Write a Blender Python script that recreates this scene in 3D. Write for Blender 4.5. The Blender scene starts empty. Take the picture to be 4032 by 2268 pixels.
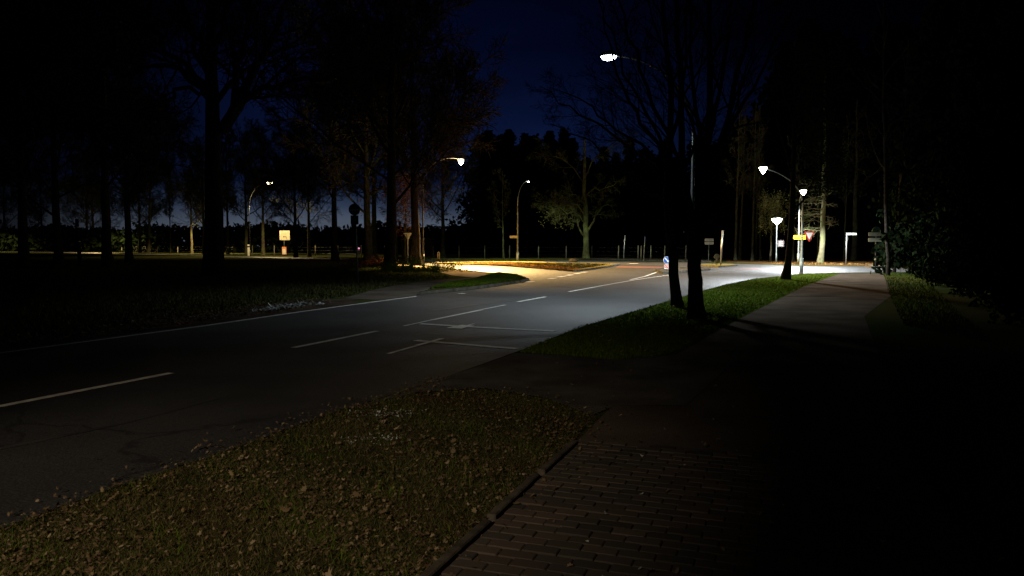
import bpy, math, random
import numpy as np
from mathutils import Vector, Matrix
from mathutils.geometry import tessellate_polygon

C = bpy.context.scene
COL = C.collection
PI = math.pi

# ------------------------------------------------------------------ camera
CAM_H = 1.7
F = 3030.0                       # focal length in photo pixels (photo is 4032 wide)
PITCH = math.atan(166.0 / F)
cam = bpy.data.cameras.new('camera')
cam.sensor_width = 36.0
cam.lens = 36.0 * F / 4032.0
cam.clip_start = 0.1
cam.clip_end = 3000
co = bpy.data.objects.new('camera', cam)
COL.objects.link(co)
co.location = (0, 0, CAM_H)
co.rotation_euler = (PI / 2 - PITCH, 0, 0)
C.camera = co

# ------------------------------------------------------------------ sky and exposure
C.render.engine = 'CYCLES'
C.view_settings.view_transform = 'Standard'
C.view_settings.look = 'None'
C.view_settings.exposure = 0.0
C.view_settings.gamma = 1.0
C.view_settings.use_curve_mapping = False
C.cycles.use_denoising = True
C.cycles.max_bounces = 5
C.cycles.diffuse_bounces = 2
C.cycles.glossy_bounces = 2
C.cycles.volume_bounces = 0
C.cycles.sample_clamp_indirect = 2.0
C.cycles.sample_clamp_direct = 0.0

w = bpy.data.worlds.new('World')
C.world = w
w.use_nodes = True
nt = w.node_tree
nt.nodes.clear()
out = nt.nodes.new('ShaderNodeOutputWorld')
tc = nt.nodes.new('ShaderNodeTexCoord')
sep = nt.nodes.new('ShaderNodeSeparateXYZ')
nt.links.new(tc.outputs['Generated'], sep.inputs[0])
ramp = nt.nodes.new('ShaderNodeValToRGB')
r = ramp.color_ramp
r.elements[0].position = 0.0
r.elements[0].color = (0.080, 0.095, 0.125, 1)
r.elements[1].position = 1.0
r.elements[1].color = (0.0002, 0.0004, 0.003, 1)
for p, c in ((0.03, (0.060, 0.076, 0.108)), (0.05, (0.022, 0.034, 0.064)), (0.08, (0.0038, 0.0082, 0.031)), (0.16, (0.0018, 0.0047, 0.023)),
             (0.24, (0.0009, 0.0021, 0.0125)), (0.35, (0.0004, 0.0010, 0.0062))):
    e = r.elements.new(p)
    e.color = (*c, 1)
nt.links.new(sep.outputs['Z'], ramp.inputs[0])
# thin night cloud, patchy
ns = nt.nodes.new('ShaderNodeTexNoise')
ns.inputs['Scale'].default_value = 3.5
ns.inputs['Detail'].default_value = 5
mpn = nt.nodes.new('ShaderNodeMapping')
mpn.inputs['Scale'].default_value = (1, 1, 3.0)
nt.links.new(tc.outputs['Generated'], mpn.inputs[0])
nt.links.new(mpn.outputs[0], ns.inputs['Vector'])
mr = nt.nodes.new('ShaderNodeMapRange')
mr.inputs['From Min'].default_value = 0.3
mr.inputs['From Max'].default_value = 0.7
mr.inputs['To Min'].default_value = 0.5
mr.inputs['To Max'].default_value = 1.25
nt.links.new(ns.outputs[0], mr.inputs[0])
bg = nt.nodes.new('ShaderNodeBackground')
nt.links.new(ramp.outputs[0], bg.inputs['Color'])
az = nt.nodes.new('ShaderNodeMapRange')      # the sky glow sits ahead, slightly left
az.interpolation_type = 'SMOOTHSTEP'
dt = nt.nodes.new('ShaderNodeVectorMath')
dt.operation = 'DOT_PRODUCT'
dt.inputs[1].default_value = (-.07, .9975, 0)
nt.links.new(tc.outputs['Generated'], dt.inputs[0])
nt.links.new(dt.outputs['Value'], az.inputs[0])
az.inputs['From Min'].default_value = .87
az.inputs['From Max'].default_value = .985
az.inputs['To Min'].default_value = .12
az.inputs['To Max'].default_value = 1.1
mu = nt.nodes.new('ShaderNodeMath')
mu.operation = 'MULTIPLY'
nt.links.new(mr.outputs[0], mu.inputs[0])
nt.links.new(az.outputs[0], mu.inputs[1])
nt.links.new(mu.outputs[0], bg.inputs['Strength'])
sky = nt.nodes.new('ShaderNodeTexSky')
sky.sky_type = 'NISHITA'
sky.sun_disc = False
sky.sun_elevation = math.radians(-9)
sky.sun_rotation = math.radians(-10)
bg2 = nt.nodes.new('ShaderNodeBackground')
bg2.inputs['Strength'].default_value = 0.05
nt.links.new(sky.outputs[0], bg2.inputs['Color'])
add = nt.nodes.new('ShaderNodeAddShader')
nt.links.new(bg.outputs[0], add.inputs[0])
nt.links.new(bg2.outputs[0], add.inputs[1])
nt.links.new(add.outputs[0], out.inputs['Surface'])


# ------------------------------------------------------------------ survey: photo pixel -> place
def G(px, py, z=0.0):
    """point of the level ground seen at a photo pixel"""
    cx, cy = (px - 2016.0) / F, (py - 1134.0) / F
    cp, sp = math.cos(PITCH), math.sin(PITCH)
    d = Vector((cx, cp - cy * sp, -sp - cy * cp))
    t = (z - CAM_H) / d.z
    return Vector((d.x * t, d.y * t, z))


def HT(px, py, Y):
    """point at forward distance Y seen at a photo pixel"""
    cx, cy = (px - 2016.0) / F, (py - 1134.0) / F
    cp, sp = math.cos(PITCH), math.sin(PITCH)
    d = Vector((cx, cp - cy * sp, -sp - cy * cp))
    t = Y / d.y
    return Vector((d.x * t, Y, CAM_H + d.z * t))


# ------------------------------------------------------------------ object helpers
def tag(o, label=None, cat=None, group=None, kind=None):
    if label: o['label'] = label
    if cat: o['category'] = cat
    if group: o['group'] = group
    if kind: o['kind'] = kind
    return o


def link(name, data, parent=None):
    o = bpy.data.objects.new(name, data)
    COL.objects.link(o)
    if parent: o.parent = parent
    return o


def thing(name, label, cat, loc=(0, 0, 0), rz=0.0, group=None):
    o = link(name, None)
    o.empty_display_size = 0.2
    o.location = loc
    o.rotation_euler = (0, 0, rz)
    return tag(o, label, cat, group)


def mesh_np(name, V, Fq, mat=None, smooth=False):
    """V (n,3), Fq: list of index arrays, each (m,k)"""
    me = bpy.data.meshes.new(name)
    V = np.asarray(V, dtype=np.float32)
    if not isinstance(Fq, list): Fq = [Fq]
    Fq = [np.asarray(f, dtype=np.int32) for f in Fq if len(f)]
    loops = np.concatenate([f.ravel() for f in Fq])
    tot = np.concatenate([np.full(len(f), f.shape[1], dtype=np.int32) for f in Fq])
    start = np.concatenate([[0], np.cumsum(tot)[:-1]]).astype(np.int32)
    me.vertices.add(len(V))
    me.vertices.foreach_set('co', V.ravel())
    me.loops.add(len(loops))
    me.loops.foreach_set('vertex_index', loops)
    me.polygons.add(len(tot))
    me.polygons.foreach_set('loop_start', start)
    me.polygons.foreach_set('loop_total', tot)
    if smooth:
        me.polygons.foreach_set('use_smooth', np.ones(len(tot), dtype=bool))
    me.update(calc_edges=True)
    me.validate()
    if mat: me.materials.append(mat)
    return me


class MB:
    def __init__(s):
        s.v, s.f, s.n = [], [], 0

    def add(s, vs, fs):
        s.v += [tuple(v) for v in vs]
        s.f += [tuple(i + s.n for i in f) for f in fs]
        s.n += len(vs)
        return s

    def box(s, c, d, rz=0.0, bev=0.0, M=None):
        x, y, z = d[0] / 2, d[1] / 2, d[2] / 2
        if bev <= 0:
            vs = [(a * x, b * y, e * z) for a in (-1, 1) for b in (-1, 1) for e in (-1, 1)]
            fs = [(0, 1, 3, 2), (4, 6, 7, 5), (0, 4, 5, 1), (2, 3, 7, 6), (0, 2, 6, 4), (1, 5, 7, 3)]
        else:
            vs = []
            b = bev
            for (zz, sh) in ((-z, b), (-z + b, 0), (z - b, 0), (z, b)):
                X, Y = x - sh, y - sh
                vs += [(-X + b, -Y, zz), (X - b, -Y, zz), (X, -Y + b, zz), (X, Y - b, zz), (X - b, Y, zz), (-X + b, Y, zz), (-X, Y - b, zz), (-X, -Y + b, zz)]
            fs = [tuple(range(7, -1, -1)), tuple(range(24, 32))]
            for k in range(3):
                for i in range(8):
                    j = (i + 1) % 8
                    fs.append((k * 8 + i, k * 8 + j, k * 8 + 8 + j, k * 8 + 8 + i))
        cr, sr = math.cos(rz), math.sin(rz)
        vs = [(c[0] + a * cr - b * sr, c[1] + a * sr + b * cr, c[2] + e) for a, b, e in vs]
        return s.add(vs, fs)

    def tube(s, pts, rad, n=10, cap=True):
        pts = [Vector(p) for p in pts]
        if not hasattr(rad, '__len__'): rad = [rad] * len(pts)
        vs = []
        u = None
        for i, p in enumerate(pts):
            t = (pts[min(i + 1, len(pts) - 1)] - pts[max(i - 1, 0)]).normalized()
            if u is None:
                u = t.cross(Vector((1, 0, 0)) if abs(t.x) < .8 else Vector((0, 1, 0))).normalized()
            else:
                u = (u - t * u.dot(t)).normalized()
            v = t.cross(u)
            for k in range(n):
                a = 2 * PI * k / n
                vs.append(p + (u * math.cos(a) + v * math.sin(a)) * rad[i])
        fs = []
        for i in range(len(pts) - 1):
            for k in range(n):
                j = (k + 1) % n
                fs.append((i * n + k, i * n + j, i * n + n + j, i * n + n + k))
        if cap:
            fs.append(tuple(range(n - 1, -1, -1)))
            fs.append(tuple((len(pts) - 1) * n + k for k in range(n)))
        return s.add(vs, fs)

    def lathe(s, prof, n=20, c=(0, 0, 0), sx=1, sy=1):
        vs, fs = [], []
        for r_, z in prof:
            for k in range(n):
                a = 2 * PI * k / n
                vs.append((c[0] + sx * r_ * math.cos(a), c[1] + sy * r_ * math.sin(a), c[2] + z))
        for i in range(len(prof) - 1):
            for k in range(n):
                j = (k + 1) % n
                fs.append((i * n + k, i * n + j, i * n + n + j, i * n + n + k))
        fs.append(tuple(range(n - 1, -1, -1)))
        fs.append(tuple((len(prof) - 1) * n + k for k in range(n)))
        return s.add(vs, fs)

    def plate(s, poly, th, c=(0, 0, 0), y=0.0):
        """upright plate: outline in x-z, thickness along y; front face at y"""
        n = len(poly)
        vs = [(c[0] + a, c[1] + y, c[2] + b) for a, b in poly] + [(c[0] + a, c[1] + y + th, c[2] + b) for a, b in poly]
        fs = [tuple(range(n)), tuple(range(2 * n - 1, n - 1, -1))]
        for i in range(n):
            j = (i + 1) % n
            fs.append((i, n + i, n + j, j))
        return s.add(vs, fs)

    def build(s, name, mat, parent=None, smooth=False):
        me = bpy.data.meshes.new(name)
        me.from_pydata(s.v, [], s.f)
        me.update()
        if smooth:
            for p in me.polygons: p.use_smooth = len(p.vertices) <= 4
        me.materials.append(mat)
        return link(name, me, parent)


def circ(r_, n=28, cx=0, cz=0):
    return [(cx + r_ * math.cos(2 * PI * k / n), cz + r_ * math.sin(2 * PI * k / n)) for k in range(n)]


def rrect(wd, ht, rr=0.03, cx=0, cz=0):
    p = []
    for (sx, sz, a0) in ((1, 1, 0), (-1, 1, 90), (-1, -1, 180), (1, -1, 270)):
        for k in range(4):
            a = math.radians(a0 + k * 30)
            p.append((cx + sx * (wd / 2 - rr) + rr * math.cos(a), cz + sz * (ht / 2 - rr) + rr * math.sin(a)))
    return p


# ------------------------------------------------------------------ materials
def nodes(name):
    m = bpy.data.materials.new(name)
    m.use_nodes = True
    t = m.node_tree
    b = t.nodes['Principled BSDF']
    return m, t, b


def noise_mat(name, c1, c2, scale=5, rough=0.8, bump=0.0, bscale=None, detail=6, c3=None, s3=1.0, metal=0.0, spec=None, coords='Object', ramp=(0.35, 0.65)):
    m, t, b = nodes(name)
    tcn = t.nodes.new('ShaderNodeTexCoord')
    n1 = t.nodes.new('ShaderNodeTexNoise')
    n1.inputs['Scale'].default_value = scale
    n1.inputs['Detail'].default_value = detail
    t.links.new(tcn.outputs[coords], n1.inputs['Vector'])
    rp = t.nodes.new('ShaderNodeValToRGB')
    rp.color_ramp.elements[0].position = ramp[0]
    rp.color_ramp.elements[0].color = (*c1, 1)
    rp.color_ramp.elements[1].position = ramp[1]
    rp.color_ramp.elements[1].color = (*c2, 1)
    t.links.new(n1.outputs[0], rp.inputs[0])
    colo = rp.outputs[0]
    if c3:
        n3 = t.nodes.new('ShaderNodeTexNoise')
        n3.inputs['Scale'].default_value = s3
        n3.inputs['Detail'].default_value = 4
        t.links.new(tcn.outputs[coords], n3.inputs['Vector'])
        r3 = t.nodes.new('ShaderNodeValToRGB')
        r3.color_ramp.elements[0].position = .45
        r3.color_ramp.elements[1].position = .62
        t.links.new(n3.outputs[0], r3.inputs[0])
        mx = t.nodes.new('ShaderNodeMixRGB')
        mx.inputs[2].default_value = (*c3, 1)
        t.links.new(r3.outputs[0], mx.inputs[0])
        t.links.new(colo, mx.inputs[1])
        colo = mx.outputs[0]
    t.links.new(colo, b.inputs['Base Color'])
    b.inputs['Roughness'].default_value = rough
    b.inputs['Metallic'].default_value = metal
    b.inputs['Specular IOR Level'].default_value = (0.0 if rough >= .78 else .5) if spec is None else spec
    if bump:
        n2 = t.nodes.new('ShaderNodeTexNoise')
        n2.inputs['Scale'].default_value = bscale or scale * 4
        n2.inputs['Detail'].default_value = 6
        t.links.new(tcn.outputs[coords], n2.inputs['Vector'])
        bp = t.nodes.new('ShaderNodeBump')
        bp.inputs['Strength'].default_value = bump
        bp.inputs['Distance'].default_value = 0.02
        t.links.new(n2.outputs[0], bp.inputs['Height'])
        t.links.new(bp.outputs[0], b.inputs['Normal'])
    return m


def island_mat(name, cols, rough=0.7, trans=False):
    """colour differs from leaf to leaf / blade to blade"""
    m, t, b = nodes(name)
    g = t.nodes.new('ShaderNodeNewGeometry')
    rp = t.nodes.new('ShaderNodeValToRGB')
    els = rp.color_ramp.elements
    els[0].color = (*cols[0], 1)
    els[1].color = (*cols[-1], 1)
    for i, c in enumerate(cols[1:-1]):
        e_ = els.new((i + 1) / (len(cols) - 1))
        e_.color = (*c, 1)
    t.links.new(g.outputs['Random Per Island'], rp.inputs[0])
    df = t.nodes.new('ShaderNodeBsdfDiffuse')
    t.links.new(rp.outputs[0], df.inputs['Color'])
    t.links.new(df.outputs[0], t.nodes['Material Output'].inputs['Surface'])
    t.nodes.remove(b)
    return m


def emit(name, col, s):
    m, t, b = nodes(name)
    b.inputs['Base Color'].default_value = (0.8, 0.8, 0.8, 1)
    b.inputs['Emission Color'].default_value = (*col, 1)
    b.inputs['Emission Strength'].default_value = s
    return m


M = {}
M['asphalt'] = noise_mat('asphalt', (.015, .016, .018), (.034, .035, .037), 0.55, .62, .6, 45, 10, c3=(.044, .044, .044), s3=.16)
M['asphalt'].node_tree.nodes['Principled BSDF'].inputs['Roughness'].default_value = .62
M['path_asphalt'] = noise_mat('path_asphalt', (.065, .052, .040), (.11, .088, .068), .8, .9, .4, 70, 8, spec=0)
M['drive'] = noise_mat('driveway_surface', (.06, .056, .05), (.105, .098, .088), 1.3, .8, .4, 60, 8)
M['paint'] = noise_mat('road_paint', (.55, .54, .48), (.8, .79, .72), 6, .6, .1, 60)
M['paint_worn'] = noise_mat('worn_road_paint', (.45, .45, .42), (.75, .74, .69), 7, .7, .1, 60)
M['red_asphalt'] = noise_mat('red_surfacing', (.10, .034, .024), (.16, .055, .04), 2.0, .7, .2, 60)
M['kerb'] = noise_mat('kerb_concrete', (.05, .045, .036), (.12, .11, .09), 3, .85, .3, 40)
M['edging'] = noise_mat('edging_concrete', (.05, .045, .035), (.11, .095, .075), 8, .9, .3, 60)
M['brick'] = island_mat('paver', [(.05, .045, .038), (.085, .072, .058), (.065, .057, .048), (.105, .082, .066), (.07, .056, .046)], .85)
M['joint'] = noise_mat('joint_sand', (.018, .016, .012), (.035, .03, .022), 20, .95)
M['soil'] = noise_mat('verge_soil', (.022, .026, .010), (.045, .042, .018), 2.5, .95, .5, 30, c3=(.050, .034, .018), s3=.8)
M['ground'] = noise_mat('field_grass', (.020, .034, .010), (.040, .052, .018), .35, .95, .6, 14, c3=(.050, .045, .018), s3=.12)
M['leafsoil'] = noise_mat('leafy_soil', (.10, .075, .025), (.20, .13, .04), 1.2, .9, .6, 20, c3=(.10, .10, .03), s3=.5)
M['grass'] = island_mat('grass_blade', [(.040, .085, .006), (.060, .11, .008), (.12, .13, .018), (.045, .095, .006), (.085, .135, .010)], .8)
M['drygrass'] = island_mat('winter_grass_blade', [(.035, .045, .012), (.07, .072, .022), (.13, .11, .05), (.045, .055, .014), (.06, .065, .02)], .7)
M['leaf'] = island_mat('fallen_leaf', [(.05, .035, .018), (.11, .075, .038), (.21, .16, .085), (.08, .05, .028), (.27, .21, .13), (.10, .07, .04), (.15, .10, .055), (.06, .04, .022)], .6)
M['orangeleaf'] = island_mat('orange_fallen_leaf', [(.20, .09, .025), (.32, .16, .045), (.15, .07, .025), (.42, .25, .08)], .6)
M['stone'] = island_mat('pale_gravel', [(.25, .26, .25), (.45, .47, .45), (.35, .36, .33), (.6, .62, .6)], .8)
M['bark'] = noise_mat('bark', (.045, .038, .026), (.105, .095, .06), 3.0, .9, .9, 22, c3=(.085, .10, .035), s3=.9)
M['greenbark'] = noise_mat('mossy_bark', (.055, .055, .026), (.11, .115, .05), 3.0, .9, .9, 22, c3=(.15, .18, .06), s3=.9)
M['palebark'] = noise_mat('pale_bark', (.16, .14, .08), (.30, .27, .15), 3.0, .9, .8, 22, c3=(.22, .24, .10), s3=.9)
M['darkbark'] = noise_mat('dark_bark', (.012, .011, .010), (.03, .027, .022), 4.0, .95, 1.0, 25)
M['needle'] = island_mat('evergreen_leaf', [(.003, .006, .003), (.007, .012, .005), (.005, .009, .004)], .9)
M['litleaf'] = island_mat('lit_yellow_leaf', [(.10, .11, .03), (.18, .18, .06), (.24, .22, .08)], .7)
M['brownleaf'] = island_mat('withered_leaf', [(.10, .05, .03), (.17, .085, .05), (.13, .065, .04)], .7)
M['galv'] = noise_mat('galvanised_steel', (.30, .32, .31), (.42, .44, .42), 6, .45, .05, metal=.6)
M['pole'] = noise_mat('lamp_pole_paint', (.16, .19, .17), (.24, .27, .24), 4, .5, .05, metal=.4)
M['darkpole'] = noise_mat('dark_steel', (.045, .05, .052), (.08, .085, .085), 4, .5, .05, metal=.4)
M['signback'] = noise_mat('sign_back_grey', (.13, .15, .145), (.20, .22, .21), 3, .5, metal=.3)
M['darkback'] = noise_mat('dark_sign_back', (.022, .028, .034), (.04, .048, .055), 3, .5, metal=.3)
M['housing'] = noise_mat('lamp_housing', (.05, .055, .055), (.10, .105, .10), 5, .5, metal=.3)
M['white'] = noise_mat('sign_white', (.62, .62, .56), (.78, .78, .72), 3, .45)
M['cream'] = noise_mat('sign_cream', (.55, .50, .34), (.68, .62, .42), 3, .5)
M['boardgrey'] = noise_mat('sign_board_dull', (.40, .40, .30), (.52, .52, .40), 3, .6)
M['red'] = noise_mat('sign_red', (.42, .035, .02), (.55, .05, .03), 3, .45)
M['orange'] = noise_mat('sign_orange', (.62, .20, .08), (.75, .30, .14), 3, .5)
M['blue'] = noise_mat('sign_blue', (.012, .05, .25), (.02, .08, .34), 3, .4)
M['yellow'] = noise_mat('sign_yellow', (.85, .48, .01), (.95, .58, .015), 3, .45)
M['black'] = noise_mat('sign_black', (.012, .012, .012), (.03, .03, .03), 3, .5)
M['green'] = noise_mat('sign_dark_green', (.025, .07, .045), (.045, .10, .07), 3, .5)
M['wood'] = noise_mat('weathered_post', (.18, .165, .12), (.30, .28, .20), 5, .85, .5, 30)
M['shedwall'] = noise_mat('shed_boards', (.075, .05, .032), (.12, .08, .05), 3, .85, .4, 20)
M['shedroof'] = noise_mat('shed_roof', (.03, .03, .03), (.05, .05, .045), 3, .8)
M['wire'] = noise_mat('fence_wire', (.08, .08, .075), (.14, .14, .13), 5, .6, metal=.5)
M['cool'] = emit('lamp_lens_cool', (.86, .95, 1.0), 28)
M['coolwhite'] = emit('lamp_lens_white', (.95, .97, 1.0), 32)
M['warm'] = emit('lamp_lens_warm', (1.0, .82, .48), 26)
M['pinkglow'] = emit('pink_reflector_glow', (1.0, .35, .75), .9)  # emission stands in for the shine of a small reflector


t_ = M['asphalt'].node_tree
b_ = t_.nodes['Principled BSDF']
src = b_.inputs['Base Color'].links[0].from_socket
tcn_ = t_.nodes.new('ShaderNodeTexCoord')
nz = t_.nodes.new('ShaderNodeTexNoise')
nz.inputs['Scale'].default_value = 1.3
nz.inputs['Detail'].default_value = 6
mxv = t_.nodes.new('ShaderNodeMixRGB')
mxv.blend_type = 'ADD'
mxv.inputs[0].default_value = 1.0
t_.links.new(tcn_.outputs['Object'], nz.inputs['Vector'])
t_.links.new(tcn_.outputs['Object'], mxv.inputs[1])
t_.links.new(nz.outputs['Color'], mxv.inputs[2])
vo = t_.nodes.new('ShaderNodeTexVoronoi')
vo.feature = 'DISTANCE_TO_EDGE'
vo.inputs['Scale'].default_value = .32
t_.links.new(mxv.outputs[0], vo.inputs['Vector'])
mr_ = t_.nodes.new('ShaderNodeMapRange')
mr_.inputs['From Min'].default_value = .003
mr_.inputs['From Max'].default_value = .012
mr_.inputs['To Min'].default_value = .8
mr_.inputs['To Max'].default_value = 0
t_.links.new(vo.outputs['Distance'], mr_.inputs[0])
gn = t_.nodes.new('ShaderNodeTexNoise')      # aggregate grain
gn.inputs['Scale'].default_value = 38
gn.inputs['Detail'].default_value = 3
t_.links.new(tcn_.outputs['Object'], gn.inputs['Vector'])
gr = t_.nodes.new('ShaderNodeMapRange')
gr.inputs['From Min'].default_value = .3
gr.inputs['From Max'].default_value = .7
gr.inputs['To Min'].default_value = .6
gr.inputs['To Max'].default_value = 1.4
t_.links.new(gn.outputs[0], gr.inputs[0])
mg = t_.nodes.new('ShaderNodeMixRGB')
mg.blend_type = 'MULTIPLY'
mg.inputs[0].default_value = 1.0
t_.links.new(src, mg.inputs[1])
t_.links.new(gr.outputs[0], mg.inputs[2])
mk_ = t_.nodes.new('ShaderNodeMixRGB')
mk_.inputs[2].default_value = (.010, .010, .011, 1)
t_.links.new(mr_.outputs[0], mk_.inputs[0])
t_.links.new(mg.outputs[0], mk_.inputs[1])
t_.links.new(mk_.outputs[0], b_.inputs['Base Color'])


# ------------------------------------------------------------------ setting: ground, road, paths
def tess(polys):
    return tessellate_polygon([[Vector((p[0], p[1], 0)) for p in polys]])


def sheet(name, pts, z, mat):
    pts = [Vector((p[0], p[1], z)) for p in pts]
    tr = tess(pts)
    me = bpy.data.meshes.new(name)
    me.from_pydata([tuple(p) for p in pts], [], [tuple(t) for t in tr])
    me.update()
    if me.polygons and sum(p.normal.z for p in me.polygons) < 0:
        me.flip_normals()
    me.materials.append(mat)
    o = link(name, me)
    o['kind'] = 'structure'
    return o


def slab(name, pts, z0, z1, mat, kerbmat=None, kw=0.12):
    """raised area: sloped-free top with a kerb ring round it"""
    n = len(pts)
    P = [Vector((p[0], p[1])) for p in pts]
    area = sum(P[i].x * P[(i + 1) % n].y - P[(i + 1) % n].x * P[i].y for i in range(n))
    if area < 0: P.reverse()
    inner = []
    for i in range(n):
        a, b, c = P[i - 1], P[i], P[(i + 1) % n]
        d1, d2 = (b - a).normalized(), (c - b).normalized()
        n1, n2 = Vector((-d1.y, d1.x)), Vector((-d2.y, d2.x))
        m = (n1 + n2)
        m = m.normalized() if m.length > .3 else n1
        inner.append(b + m * kw)
    top = sheet(name, inner, z1 - 0.012, mat)
    mb = MB()
    vs = [(p.x, p.y, z0) for p in P] + [(p.x, p.y, z1) for p in P] + [(p.x, p.y, z1) for p in inner] + [(p.x, p.y, z0) for p in inner]
    fs = []
    for i in range(n):
        j = (i + 1) % n
        fs += [(i, j, n + j, n + i), (n + i, n + j, 2 * n + j, 2 * n + i), (2 * n + i, 2 * n + j, 3 * n + j, 3 * n + i)]
    mb.add(vs, fs)
    mb.build('kerb', kerbmat or M['kerb'], top)
    return top


def ext(a, b, dist):
    d = (b - a).normalized()
    return b + d * dist


ground = sheet('ground', [(-900, -60), (900, -60), (900, 1500), (-900, 1500)], -0.004, M['ground'])

road_right = [G(*p) for p in ((0, 2085), (435, 1928), (870, 1785), (1304, 1630), (1732, 1495), (2050, 1380), (2287, 1288), (2644, 1182), (2765, 1145), (2857, 1120), (2973, 1097), (3089, 1085), (3170, 1077), (3311, 1074), (3480, 1072), (3700, 1071), (4400, 1071))]
road_right.insert(0, ext(road_right[1], road_right[0], 14))
far_side = [G(*p) for p in ((4400, 1052), (3500, 1050), (3200, 1048), (3000, 1042), (2800, 1036), (2500, 1029), (2330, 1023), (2100, 1029), (1800, 1026), (1600, 1023), (1200, 1013.5), (900, 1008), (600, 1000), (0, 987), (-400, 979))]
near_side = [G(*p) for p in ((-400, 981.5), (0, 990), (600, 1003.5), (900, 1012), (1200, 1018.5), (1500, 1030), (1600, 1037), (1680, 1047), (1755, 1053), (1830, 1062), (1960, 1077), (2035, 1086), (2078, 1096), (2087, 1105), (2060, 1114), (1950, 1130), (1850, 1143), (1640, 1163), (800, 1280), (0, 1383))]
near_side.append(ext(near_side[-2], near_side[-1], 16))
sheet('road', road_right + far_side + near_side, 0.006, M['asphalt'])

# footpath on the right: brick paving near, asphalt beyond
pl = [G(*p) for p in ((1922, 2068), (2238, 1773), (2420, 1590), (2550, 1480), (2700, 1375), (2925, 1249), (3166, 1128), (3311, 1076))]
pl.insert(0, ext(pl[1], pl[0], 7))
pr = [Vector((pl[0].x + 2.7, pl[0].y, 0)), Vector((2.7, 4.6, 0)), Vector((3.3, 6.4, 0)), Vector((4.9, 10, 0)), Vector((6.6, 14, 0)), Vector((8.5, 18.5, 0)), G(3515, 1160), G(3476, 1077)]
sheet('footpath', pl + pr[::-1], 0.004, M['path_asphalt'])
drive = [G(*p) for p in ((1380, 1612), (1732, 1497), (2030, 1392), (2230, 1402), (2430, 1420), (2700, 1395), (2900, 1420), (2700, 1600), (2420, 1600), (2330, 1640), (2150, 1570), (1900, 1530), (1640, 1548))]
sheet('driveway', drive, 0.0105, M['drive'])

# left side: path crossing the side street, and the track that leaves the road
sheet('side_path', [G(*p) for p in ((1685, 1049), (1750, 1056), (1850, 1068), (1932, 1080), (1944, 1088), (1925, 1095), (1860, 1093), (1780, 1085), (1725, 1070), (1680, 1056), (1560, 1046), (1560, 1042))], 0.012, noise_mat('pale_path', (.20, .16, .12), (.30, .25, .19), 1.5, .8, .3, 40))
sheet('track', [G(*p) for p in ((1925, 1095), (1860, 1094), (1780, 1098), (1650, 1110), (1560, 1124), (1470, 1142), (1400, 1162), (1350, 1176), (1500, 1182), (1640, 1163), (1700, 1140), (1760, 1122), (1850, 1107))], 0.009, M['path_asphalt'])
wedge = slab('verge_corner', [G(*p) for p in ((1645, 1161), (1850, 1141), (1950, 1128), (2058, 1112), (2083, 1104), (2033, 1087), (1960, 1078.5), (1946, 1089), (1850, 1107), (1765, 1121), (1705, 1138))], 0, 0.10, M['soil'])
slab('leafy_island', [G(*p) for p in ((1700, 1038), (1850, 1032), (2100, 1033.5), (2250, 1040), (2330, 1040), (2440, 1042), (2400, 1052), (2330, 1062), (2262, 1071), (2175, 1063.5), (2095, 1057), (1985, 1049), (1890, 1045))], 0, 0.12, M['leafsoil'])
sheet('red_crossing', [G(*p) for p in ((1760, 1050), (1800, 1044), (1960, 1043.5), (1988, 1047.5), (1900, 1052), (1835, 1058))], 0.0125, M['red_asphalt'])
sheet('red_crossing', [G(*p) for p in ((2435, 1048), (2560, 1050), (2660, 1052), (2660, 1057), (2560, 1057), (2425, 1054))], 0.0125, M['red_asphalt'])
sheet('red_crossing', [G(*p) for p in ((2880, 1057), (2960, 1055), (3060, 1060), (3060, 1064), (2960, 1062))], 0.0125, M['red_asphalt'])
slab('traffic_island', [G(*p) for p in ((2578, 1068), (2605, 1062), (2700, 1059), (2796, 1061), (2798, 1065), (2705, 1072), (2610, 1079))], 0, 0.13, M['kerb'])
slab('traffic_island', [G(*p) for p in ((2745, 1048), (2780, 1043.5), (2880, 1044), (2905, 1048), (2830, 1054))], 0, 0.13, M['leafsoil'])
slab('traffic_island', [G(*p) for p in ((3405, 1053), (3425, 1049.5), (3515, 1049.5), (3535, 1054), (3430, 1057))], 0, 0.13, M['kerb'])
pave = slab('far_pavement', [G(*p) for p in ((2190, 1023), (2330, 1017), (2600, 1021), (2800, 1027), (2800, 1032), (2500, 1026), (2330, 1020.5))], 0, 0.10, M['path_asphalt'])
sheet('wood_floor', [G(*p) for p in ((2860, 1020), (3030, 1019), (4400, 1025), (4400, 1046), (3500, 1046.5), (3200, 1044), (3000, 1039), (2860, 1033))], 0.002, noise_mat('leaf_litter_floor', (.06, .035, .015), (.14, .075, .025), 1.0, .95, .6, 12))
# loose earth and gravel on the left edge of the road
sheet('road_shoulder', [G(*p) for p in ((0, 1383), (800, 1281), (1400, 1199), (1400, 1176), (1150, 1185), (800, 1232), (400, 1290), (0, 1330))], 0.002, noise_mat('shoulder_earth', (.035, .025, .018), (.08, .06, .045), 2.2, .95, .6, 25))

mk = MB()
mw = MB()


def strip(mb, pts, wd, z=0.0145):
    pts = [G(*p) for p in pts]
    L, R = [], []
    for i, p in enumerate(pts):
        d = (pts[min(i + 1, len(pts) - 1)] - pts[max(i - 1, 0)]).normalized()
        nrm = Vector((-d.y, d.x, 0)) * (wd / 2)
        L.append((p.x + nrm.x, p.y + nrm.y, z))
        R.append((p.x - nrm.x, p.y - nrm.y, z))
    n = len(pts)
    mb.add(L + R, [(i, n + i, n + i + 1, i + 1) for i in range(n - 1)])


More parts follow.
